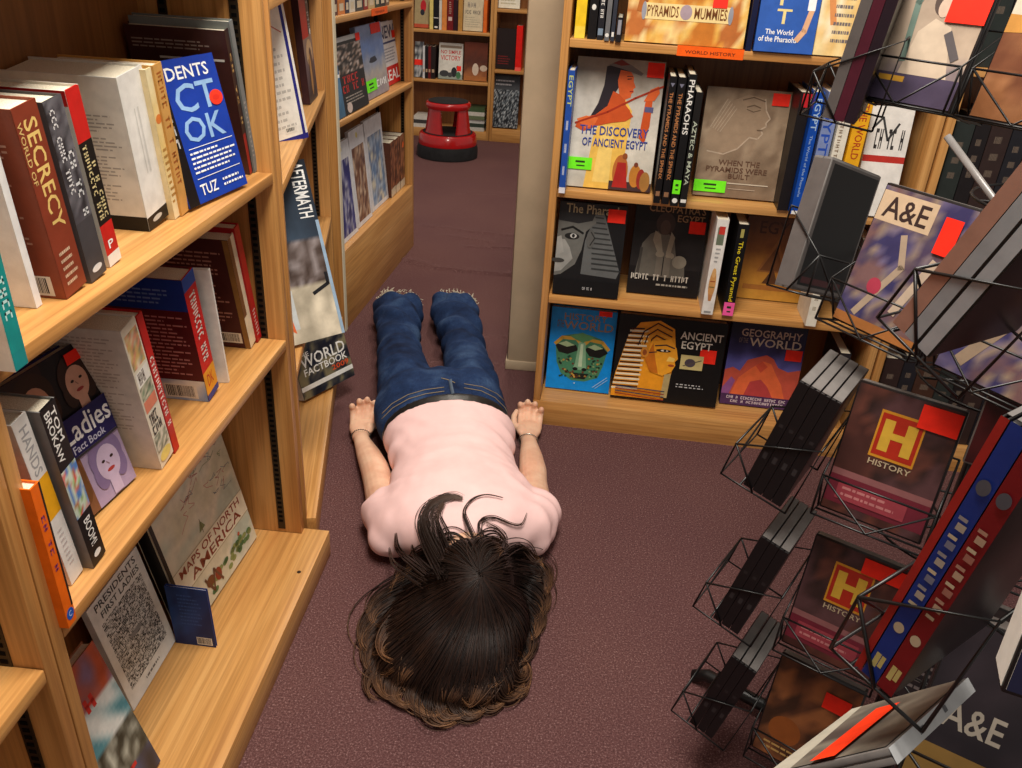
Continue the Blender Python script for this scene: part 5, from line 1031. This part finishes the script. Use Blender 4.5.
def hair_strands():
    mb = MB(); rnd = random.Random(12)
    for li, g in enumerate(LOCKS):
        cnt = 110 if len(g) > 6 else (34 if li in (21, 22, 23, 24) else 85)
        for k in range(cnt):
            off = rnd.gauss(0, 1); off2 = rnd.gauss(0, 1); lay = rnd.uniform(.0, .012); wob = rnd.uniform(0, 6.3); cut = rnd.uniform(.78, 1.0)
            P2 = cat([(478+(g[0][0]-478)*.4, 577+(g[0][1]-577)*.4)]+g[1:], 26); n = int(26*cut); q = []; loose = rnd.random() < .12
            for i in range(n+1):
                t = i/26; x, y = P2[i]; x2, y2 = P2[min(26, i+1)]; x1, y1 = P2[max(0, i-1)]
                dx, dy = x2-x1, y2-y1; L = math.hypot(dx, dy) or 1
                w = (1.5+11*math.sin(PI*min(1, t*1.25))**.8*(1 if t < .8 else .8))*(1.6 if loose else .85)
                w = w*(1-.84*max(0, t-.6)/.4)
                x += -dy/L*off*w*.55+math.sin(t*9+wob)*1.2*t; y += dx/L*off*w*.55+off2*1.2+math.cos(t*8+wob)*1.2*t
                q.append(on_hair(x, y, .0015+lay*(1-.3*t)+.006*max(0, t-.6)*abs(math.sin(wob+t*6))))
            for _ in range(2):
                for i in range(1, len(q)-1): q[i] = (q[i-1]+q[i]*2+q[i+1])/4
            r0 = rnd.uniform(.0008, .0015)
            dark = mixc((20, 12, 10), (44, 27, 20), rnd.random()); tip = mixc((84, 54, 36), (164, 118, 80), rnd.random())
            n = len(q)-1; ccs = [mixc(dark, tip, max(0, (i/26-.42)/.45)**1.1) for i in range(n+1)]
            mb.tube([p-PC for p in q], r0, 4, rr=[r0*(1 if i < n*.75 else max(.2, 1-(i-n*.75)/(n*.3))) for i in range(n+1)], ccs=ccs, caps=False)
    # wisps lying back over the shirt
    wisps = [([(447, 572), (432, 545), (424, 520), (432, 503), (450, 496), (462, 498)], 60, 5), ([(452, 560), (440, 530), (436, 515), (444, 503)], 30, 5), ([(480, 552), (468, 525), (464, 512), (472, 500), (486, 495), (503, 498)], 7, 2), ([(490, 550), (480, 530), (482, 520), (495, 517), (512, 524), (522, 524), (527, 513)], 7, 2), ([(500, 556), (520, 545), (536, 562), (543, 558)], 8, 3),
             ([(430, 575), (410, 560), (398, 548), (396, 533)], 9, 2.5), ([(422, 585), (402, 572), (392, 562), (389, 548)], 8, 3), ([(500, 552), (505, 538), (497, 528), (486, 522)], 8, 3), ([(520, 565), (540, 570), (546, 580), (545, 590)], 10, 4), ([(430, 570), (415, 555), (412, 545)], 8, 3)]
    for pts2, cnt, spread in wisps:
        for k in range(cnt):
            o1, o2_ = rnd.gauss(0, spread), rnd.gauss(0, spread); q = []; m_ = len(pts2)
            for i in range((m_-1)*5+1):
                j = min(m_-2, i//5); f = i/5-j
                g = [pts2[max(0, min(m_-1, j+o))] for o in (-1, 0, 1, 2)]
                cx = [.5*((2*g[1][c])+(-g[0][c]+g[2][c])*f+(2*g[0][c]-5*g[1][c]+4*g[2][c]-g[3][c])*f*f+(-g[0][c]+3*g[1][c]-3*g[2][c]+g[3][c])*f**3) for c in (0, 1)]
                tt = i/((m_-1)*5); sp = (1-tt*.8)
                px, py = cx[0]+o1*sp, cx[1]+o2_*sp
                d = ray(px, py).normalized(); h_, n_, _i, _d = bvs.ray_cast(CAM, d)
                zt = (h_.z+.006 if h_ else .12); z = .2*(1-min(1, tt*3))+zt*min(1, tt*3) if tt < .33 else zt
                q.append(at(px, py, z=z))
            for i in range(1, len(q)-1): q[i] = (q[i-1]+q[i]*2+q[i+1])/4
            r0 = rnd.uniform(.0009, .0015); n = len(q)-1
            ccs = [mixc((30, 19, 15), (96, 68, 52), (i/n)**1.5*rnd.uniform(.4, 1)) for i in range(n+1)]
            mb.tube([p-PC for p in q], r0, 4, rr=[r0*(1-.75*(i/n)**2) for i in range(n+1)], ccs=ccs, caps=False)
    return mb
hair = hair_strands().build('hair', M['hair'], person, True, colours=True)
a = cap.color_attributes.new('Col', 'FLOAT_COLOR', 'CORNER'); a.data.foreach_set('color', [*lin((24, 15, 12)), 1.]*len(cap.loops))
capo = link_mesh('hair_mass', cap, M['hair'], hair, Matrix.Translation(-PC))
# ------------------------------------------------------------------ wire racks of video discs
def dirs(th): return Vector((math.cos(th), -math.sin(th), 0)), Vector((math.sin(th), math.cos(th), 0))
def MF(P, th, ta):      # cover seen from the camera
    W, I = dirs(th); return basis(W, I, Vector((0, 0, 1)), Vector(P)) @ Matrix.Rotation(-ta, 4, 'X')
def MA(P, th, ta):      # edge seen from the camera, covers facing left
    W, I = dirs(th); return basis(-I, W, Vector((0, 0, 1)), Vector(P)) @ Matrix.Rotation(-ta, 4, 'X')
def disc(label, mt, front=(), spine=(), edge=(), stickers=(), group=None, w=.135, h=.19, t=.0145, body=None, prn=(30, 26, 28), kind='disc_case'):
    """mt puts the case's front lower left corner"""
    root = empty(kind, mt @ Matrix.Translation((w/2, t/2, 0)), label, 'video case', group)
    W, H, Tk = w/2, h, t/2; b = body or M['caseplastic']
    mb = MB().bbox((-W, -Tk, 0), (W, -.0006, H), .0014).bbox((-W, .0006, 0), (W, Tk, H), .0014).box((-W+.002, -.0007, .002), (W-.002, .0007, H-.002))
    smooth_by_angle(mb.build('case', b, root), 30)
    s = MB(); s.box((-W+.002, -Tk-.0004, .003), (W-.003, -Tk-.0001, H-.003), prn); s.box((-W-.0004, -Tk+.0015, .003), (-W-.0001, Tk-.0015, H-.003), prn)
    s.build('paper_sleeve', M['print'], root, colours=True)
    MB().box((-W+.003, -Tk+.001, H+.0001), (W-.004, Tk-.001, H+.0006)).build('lit_top_edge', M['grayplastic'], root)  # clear sleeve's top edge, painted pale grey for the overhead light on it
    for nm, its, pl, asp in (('front_print', front, lambda u, v, d: (-W+.002+u*(w-.005), -Tk-.0004-d, .003+v*(h-.006)), w/h), ('spine_print', spine, lambda u, v, d: (-W-.0004-d, Tk-u*t, v*h), t/h), ('edge_print', edge, lambda u, v, d: (W+.0002+d, -Tk+u*t, v*h), t/h)):
        if its: a = MB(); draw(a, [('r', .004, .003, .996, .997, prn)]+list(its), pl, asp); a.build(nm, M['print'], root, colours=True)
    for (u0, v0, u1, v1, c) in stickers:
        a = MB(); draw(a, [('r', u0, v0, u1, v1, c)], lambda u, v, d: (-W+u*w, -Tk-.003-d, v*h), w/h); a.build('price_sticker', M['matt'], root, colours=True)
    return root
def pocket(parent, mt, w=.142, room=.03, dep=.05, r=.0016, apex=.115, up=.055):
    """one bent-wire pocket in the frame of what it holds"""
    mb = MB(); T_ = lambda x, y, z: parent.matrix_world.inverted() @ (mt @ Vector((x, y, z)))
    y0, y1 = -room, dep
    mb.tube([T_(-.003, y1, -.003), T_(-.003, y0, -.003), T_(w, y0, -.003), T_(w, y1, -.003)], r, 6)
    mb.tube([T_(-.003, y0*.1, -.003), T_(w, y0*.1, -.003)], r, 6)
    for x in (-.003, w):
        mb.tube([T_(x, y0, -.003), T_(x, y0, up), T_(x, y1, apex), T_(x, y1, -.003)], r, 6)
        mb.tube([T_(x, y0, up), T_(x, (y0+y1)/2, -.003)], r, 6)
    mb.tube([T_(-.003, y0, up), T_(w, y0, up)], r, 6)
    mb.tube([T_(-.003, y0, up), T_(w*.5, y0, -.003), T_(w, y0, up)], r, 6)
    mb.tube([T_(-.003, y1, apex), T_(w, y1, apex)], r, 6)
    return mb.build('pocket', M['wire'], parent, True)
def rack(name, label, C0, top, tiers, th0, foot=.33, group=None):
    root = empty(name, Matrix.Translation(C0), label, 'display rack', group)
    MB().tube([(0, 0, .03), (0, 0, top)], .011, 12).build('pole', M['wire'], root, True)
    for k in range(4):
        a = -th0+PI/2*k+PI*.0; d = Vector((math.cos(a), math.sin(a), 0)); f = MB().tube([d*.0+Vector((0, 0, .03)), d*foot*.92+Vector((0, 0, .03)), d*foot+Vector((0, 0, .012))], .013, 8, flat=.8)
        f.build('foot', M['wire'], root, True)
    for z in tiers:
        MB().tube([Vector((.11*math.cos(2*PI*j/32), .11*math.sin(2*PI*j/32), z)) for j in range(32)], .002, 6, closed=True).tube([(-.11, 0, z), (.11, 0, z)], .002, 6).tube([(0, -.11, z), (0, .11, z)], .002, 6).build('tier_ring', M['wire'], root, True)
    bpy.context.view_layer.update()
    return root
C1 = Vector((.619, 1.071, 0))
TH, TA = R(31), R(13)
def tierB(th, z, colm=0): W, I = dirs(th); return C1 - W*(.155-.158*colm) - I*.19 + Vector((0, 0, z))
def tierA(th, z): W, I = dirs(th); return tierB(th, z) - W*.105 - I*.02
r1 = rack('wire_rack', 'tall black wire spinner rack holding video cases at the right', C1, 1.5, [.3, .55, .8, 1.05, 1.3], TH)
RS = RED_ST
def hcov(tint):
    return [pic(blotch([(70, 40, 36), (104, 60, 50), (50, 34, 32), (90, 60, 62)], 3, tint, 1.5), nx=12, ny=16), ('r', 0, .06, 1, .3, (110, 36, 50)), ('r', 0, .28, 1, .33, (140, 90, 90)), ('p', [(.28, .5), (.72, .5), (.72, .86), (.28, .86)], (206, 140, 40)), ('p', [(.3, .52), (.7, .52), (.7, .84), (.3, .84)], (176, 44, 26)),
            ('p', [(.34, .56), (.44, .56), (.44, .8), (.34, .8)], (214, 170, 60)), ('p', [(.56, .56), (.66, .56), (.66, .8), (.56, .8)], (214, 170, 60)), ('r', .42, .66, .6, .71, (214, 170, 60)), T('HISTORY', .3, .44, .72, .485, (190, 170, 140)), ('r', .1, .1, .8, .24, (150, 60, 70)), ('l', .15, .12, .8, .22, 2, (190, 120, 120))]
g8 = 'video cases facing the camera in the wire rack'
disc('video case with a red H emblem and two red stickers, upper of the pair', MF(tierB(TH, .626), TH, TA) @ Matrix.Translation((0, 0, 0)), hcov(1), stickers=[(.62, .8, .98, .97, RS)], group=g8)
disc('video case with a red H emblem, lower of the pair', MF(tierB(TH, .367), TH, TA), hcov(2), stickers=[(.55, .84, 1.0, .97, RS)], group=g8)
disc('brown video case at the foot of the rack with a small red sticker', MF(tierB(TH, .125), TH, TA), [pic(blotch([(70, 46, 34), (130, 80, 50), (90, 56, 40), (160, 100, 60)], 5, 4, 1.8), nx=12, ny=16), ('e', .3, .3, .2, .14, (150, 84, 40)), ('l', .1, .05, .9, .15, 2, (190, 150, 90))], stickers=[(.6, .7, .9, .85, RS)], group=g8)
disc('dark red video case beside the upper H emblem case', MF(atd(962, 462, 1.02), TH, R(5)), [pic(blotch([(110, 30, 30), (70, 24, 26), (50, 20, 22)], 3, 5), nx=8, ny=10), ('r', .1, .75, .9, .93, (130, 80, 40)), ('l', .1, .5, .9, .7, 3, (170, 110, 90))], group=g8, body=M['grayplastic'])
disc('black video case beside the lower H emblem case', MF(tierB(TH, .367, 1), TH, TA), [pic(blotch([(36, 30, 34), (60, 50, 50)], 3, 5), nx=6, ny=8), ('l', .1, .1, .9, .5, 6, (120, 110, 110))], group=g8)
for z in (.626, .367, .125):
    for cn in (0, 1): pocket(r1, MF(tierB(TH, z, cn), TH, TA))
    pocket(r1, MA(tierA(TH, z), TH, TA) @ Matrix.Translation((-.14, 0, 0)), dep=.07, room=.035)
g9 = 'black video cases seen edge-on in the wire rack'
lab9 = {'.626': 'upper', '.367': 'middle', '.125': 'lowest'}
pos = ['outermost', 'second', 'third', 'innermost']
for z, n in ((.626, 4), (.367, 3), (.125, 3)):
    for k in range(n):
        W, I = dirs(TH); mt = MA(tierA(TH, z), TH, TA) @ Matrix.Translation((-.135, .0152*k, 0))
        disc(f'{pos[k] if k < n-1 else "innermost"} case of the {lab9[str(z)[1:]]} edge-on black stack in the rack', mt, front=[pic(blotch([(50, 40, 44), (90, 70, 70)], 3, k), nx=4, ny=5)], edge=[('r', .3, .3, .7, .36, (60, 56, 58)), ('r', .3, .6, .7, .63, (50, 46, 48))], group=g9)
# upper tiers, turned further
T1 = R(55)
g10 = 'video cases in the turned upper tiers of the wire rack'
def ae(): 
    return [pic(blotch([(60, 56, 96), (110, 100, 130), (150, 130, 110), (70, 60, 90), (120, 90, 90)], 4, 3, 1.8), nx=14, ny=18), ('r', .0, .76, .62, .97, (206, 180, 150)), T('A&E', .06, .79, .56, .94, (60, 46, 44)), ('s', [(.2, .1), (.5, .5), (.4, .7)], .05, (170, 150, 130)), ('e', .3, .32, .08, .06, (170, 60, 80)), ('r', 0, .0, 1, .07, (170, 110, 60)), ('s', [(.6, .2), (.8, .6)], .06, (190, 170, 150))]
disc('blue-grey video case with pale ampersand lettering and a red sticker', MF(tierB(T1, .87), T1, TA), ae(), stickers=[(.72, .66, .9, .9, RS)], group=g10)
disc('grey video case with pale lettering half hidden behind dark cases', MF(tierB(T1, .87, 1), T1, TA), ae()[:2]+[T('A&E', .1, .74, .5, .9, (220, 200, 170)), ('s', [(.2, .1), (.7, .7)], .08, (150, 130, 110))], stickers=[(.75, .6, .9, .8, RS)], group=g10)
mt = MF(atd(791, 289, 1.2), R(-40), R(6)) @ Matrix.Rotation(R(17), 4, 'Y')
disc('thick grey-rimmed case with a black front, in the rack above the edge-on black stacks', mt, [('r', .05, .03, .98, .98, (14, 12, 14)), ('r', .1, .05, .9, .1, (70, 30, 34))], group=g10, t=.03, prn=(96, 90, 88), body=M['grayplastic'])
for cn in (0, 1): pocket(r1, MF(tierB(T1, .87, cn), T1, TA))
pocket(r1, mt, dep=.04)
T0 = R(50); ZT = 1.12; PN0 = atd(861, 97, 1.2)
def pn(k): return PN0 + dirs(T0)[0]*(.16*k)
disc('large pale video case showing a draped figure with a big red sticker', MF(PN0, T0, TA), [pic(grad((90, 80, 100), (190, 170, 150), (170, 150, 132), (140, 124, 112)), nx=12, ny=16), ('r', 0, 0, 1, .2, (80, 70, 92)), ('r', .1, .14, .4, .18, (214, 160, 60)), ('p', [(.3, .2), (.36, .5), (.5, .6), (.7, .55), (.8, .3), (.85, .2)], (206, 186, 164)), ('e', .55, .72, .12, .1, (90, 76, 70)), ('e', .56, .68, .07, .07, (206, 180, 160)), ('s', [(.3, .3), (.25, .7), (.35, .9)], .05, (110, 130, 120)), ('s', [(.7, .5), (.85, .35)], .06, (96, 90, 92))], stickers=[(.6, .58, 1.0, .82, RS)], group=g10)
disc('brown and cream video case at the top right edge of the rack', MF(pn(1), T0, TA), [pic(blotch([(130, 84, 52), (160, 110, 74), (110, 66, 46)], 3, 2), nx=10, ny=12), ('r', 0, .66, 1, 1, (206, 196, 176)), ('l', .1, .7, .9, .96, 3, (180, 168, 140)), ('p', [(0, .56), (.9, .6), (1, .66), (0, .68)], (196, 140, 70)), ('s', [(.5, .1), (.9, .3)], .03, (180, 70, 50))], group=g10)
for cn in (0, 1): pocket(r1, MF(pn(cn), T0, TA))
for k in range(3):
    mt = MA(atd(822, 117, 1.16), R(22), R(6)) @ Matrix.Translation((-.135, .0152*k, 0))
    disc(['grey-edged', 'dark maroon', 'black'][k]+' case in the edge-on stack at the very top of the rack', mt, prn=[(90, 84, 84), (70, 20, 34), (30, 24, 30)][k], edge=[('r', 0, 0, 1, 1, [(96, 90, 88), (78, 24, 40), (34, 20, 30)][k])], group=g10)
pocket(r1, MA(atd(822, 117, 1.16), R(22), R(6)) @ Matrix.Translation((-.14, 0, 0)), dep=.07)

# nearer rack at the right edge
C2 = Vector((.60, .42, 0)); TN = R(52)
r2 = rack('wire_rack', 'nearer black wire rack cut off by the right edge', C2, 1.45, [.4, .75, 1.0], TN, foot=.3)
g11 = 'boxes in the nearer wire rack'
def near(P, th, ta, n, labels, cols_, t=.0145, h=.19, edge=None, stick=None):
    for k in range(n):
        mt = MA(P, th, ta) @ Matrix.Translation((-.135, (t+.0008)*k, 0))
        disc(labels[k], mt, prn=cols_[k], edge=(edge or [])[k] if edge else (), group=g11, t=t, h=h, stickers=stick or ())
def tit(c, c2): return [('r', 0, 0, 1, 1, c), ('r', .2, .05, .5, .11, (206, 190, 120)), ('r', .55, .06, .8, .11, (206, 190, 120)), ('e', .5, .24, .3, .02, c2)]+[('r', .22+.1*(j % 2), .34+.034*j, .7+.1*((j*3) % 2), .34+.034*j+.012+.012*(j % 2), mixc(c2, c, .15*(j % 4))) for j in range(11)]+[('e', .5, .8, .35, .025, (90, 90, 100))]
PB = atd(855, 664, .62)
near(PB, R(50), R(8), 1, ['red end board of the boxed set in the nearer rack'], [(160, 34, 34)], t=.0055, h=.235, edge=[[('r', 0, 0, 1, 1, (170, 44, 40))]])
near(PB+(MA(PB, R(50), R(8)).to_3x3() @ Vector((0, .0064, 0))), R(50), R(8), 2, ['blue-spined box with pale lettering in the nearer rack', 'red-spined box with pale lettering in the nearer rack'], [(40, 60, 140), (130, 26, 32)], t=.0125, h=.235,
     edge=[tit((34, 56, 140), (206, 190, 160)), tit((130, 28, 34), (206, 190, 160))])
near(atd(893, 322, .74), R(54), R(22), 3, ['brown-edged dark case in the pair leaning across the upper right', 'dark grey case leaning across the upper right, next to the brown-edged one', 'dark grey case leaning across the upper right, lowest of the three'], [(70, 56, 52)]*3, t=.0145,
     edge=[[('r', 0, 0, 1, 1, (160, 120, 104))], [('r', 0, 0, 1, 1, (146, 150, 154)), ('r', .85, 0, 1, 1, (24, 22, 22))], [('r', 0, 0, 1, 1, (156, 160, 164)), ('r', .85, 0, 1, 1, (24, 22, 22))]])
pocket(r2, MA(atd(855, 664, .62), R(50), R(8)) @ Matrix.Translation((-.14, 0, 0)), room=.02, dep=.06)
pocket(r2, MA(atd(896, 330, .74), R(54), R(22)) @ Matrix.Translation((-.14, 0, 0)), room=.02, dep=.08)
# tilted grey case with an orange sticker, lower right
E0_, E1_, F0_ = atd(888, 748, .60), atd(960, 684, .70), atd(765, 775, .68)
zz = (E1_-E0_); hh_ = zz.length*1.12; zz.normalize(); xx = (E0_-F0_); xx -= zz*xx.dot(zz); ww_ = xx.length; xx.normalize(); yy = zz.cross(xx)
if yy.z > 0: LOG.append(('grey case flipped', yy))
disc('tilted grey case with a long orange sticker at the bottom edge of the photo', basis(xx, yy, zz, E0_-xx*ww_), [pic(blotch([(96, 90, 82), (140, 132, 118), (80, 70, 66)], 3, 3, 1.3), nx=8, ny=10), ('p', [(.0, .0), (.22, .0), (.1, 1), (0, 1)], (190, 184, 168))], stickers=[(.42, -.0, .62, .75, (255, 60, 16))], group=g11, t=.012, w=ww_, h=hh_, body=M['grayplastic'], edge=[('r', 0, 0, 1, 1, (190, 192, 194)), ('r', .3, .3, .7, .36, (90, 90, 96)), ('r', .3, .6, .7, .64, (90, 90, 96))])
disc('box with white ampersand lettering in the lower right corner', MF(atd(893, 785, .82), R(28), R(20)), [pic(blotch([(60, 50, 56), (40, 34, 40)], 3, 2), nx=6, ny=8), ('r', 0, 0, 1, .3, (150, 116, 60)), T('A&E', .12, .42, .52, .57, (180, 170, 156))], group=g11, t=.03)
disc('white and navy box with yellow lettering at the right edge', MF(atd(1000, 692, .45), R(20), R(8)), [('r', 0, 0, 1, 1, (236, 234, 226)), ('r', 0, 0, 1, .42, (34, 34, 70)), T('CRIME', .08, .24, .9, .38, (236, 190, 50)), T('(CRIME)', .1, .1, .8, .2, (220, 216, 210))], group=g11, t=.03, prn=(236, 234, 226))
pocket(r2, MF(atd(893, 785, .82), R(28), R(20)))
# ring of the nearer rack crossing the upper right
a_, b_ = atd(947, 136, .8), atd(1040, 262, .74)
MB().tube([r2.matrix_world.inverted() @ p for p in (a_, b_, b_+Vector((.08, -.02, 0)))], .0035, 8, flat=.6).build('label_rail', M['grayplastic'], r2, True)

# made-up dark books, added so the gaps behind the racks look dark
OR_ = OE+F_EG.r*.956
k = 0
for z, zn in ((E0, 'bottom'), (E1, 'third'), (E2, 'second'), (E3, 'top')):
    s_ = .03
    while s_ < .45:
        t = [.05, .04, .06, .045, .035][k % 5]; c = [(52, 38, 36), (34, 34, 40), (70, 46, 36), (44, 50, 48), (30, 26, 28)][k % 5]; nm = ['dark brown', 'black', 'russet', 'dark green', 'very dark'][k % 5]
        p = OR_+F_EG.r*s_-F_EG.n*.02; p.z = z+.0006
        book(f'{nm} filler spine on the {zn} shelf of the right-hand bookcase behind the racks', .17, .25+.012*(k % 3), t, basis(-F_EG.n, -F_EG.r, Vector((0, 0, 1)), p) @ Matrix.Translation((.085, -t/2, 0)), c, group=f'{nm} filler books on the {zn} shelf behind the racks', spine=[('l', .3, .4, .7, .85, 3, (110, 96, 84))])
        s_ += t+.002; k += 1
for l in LOG: print('LOG', *l)
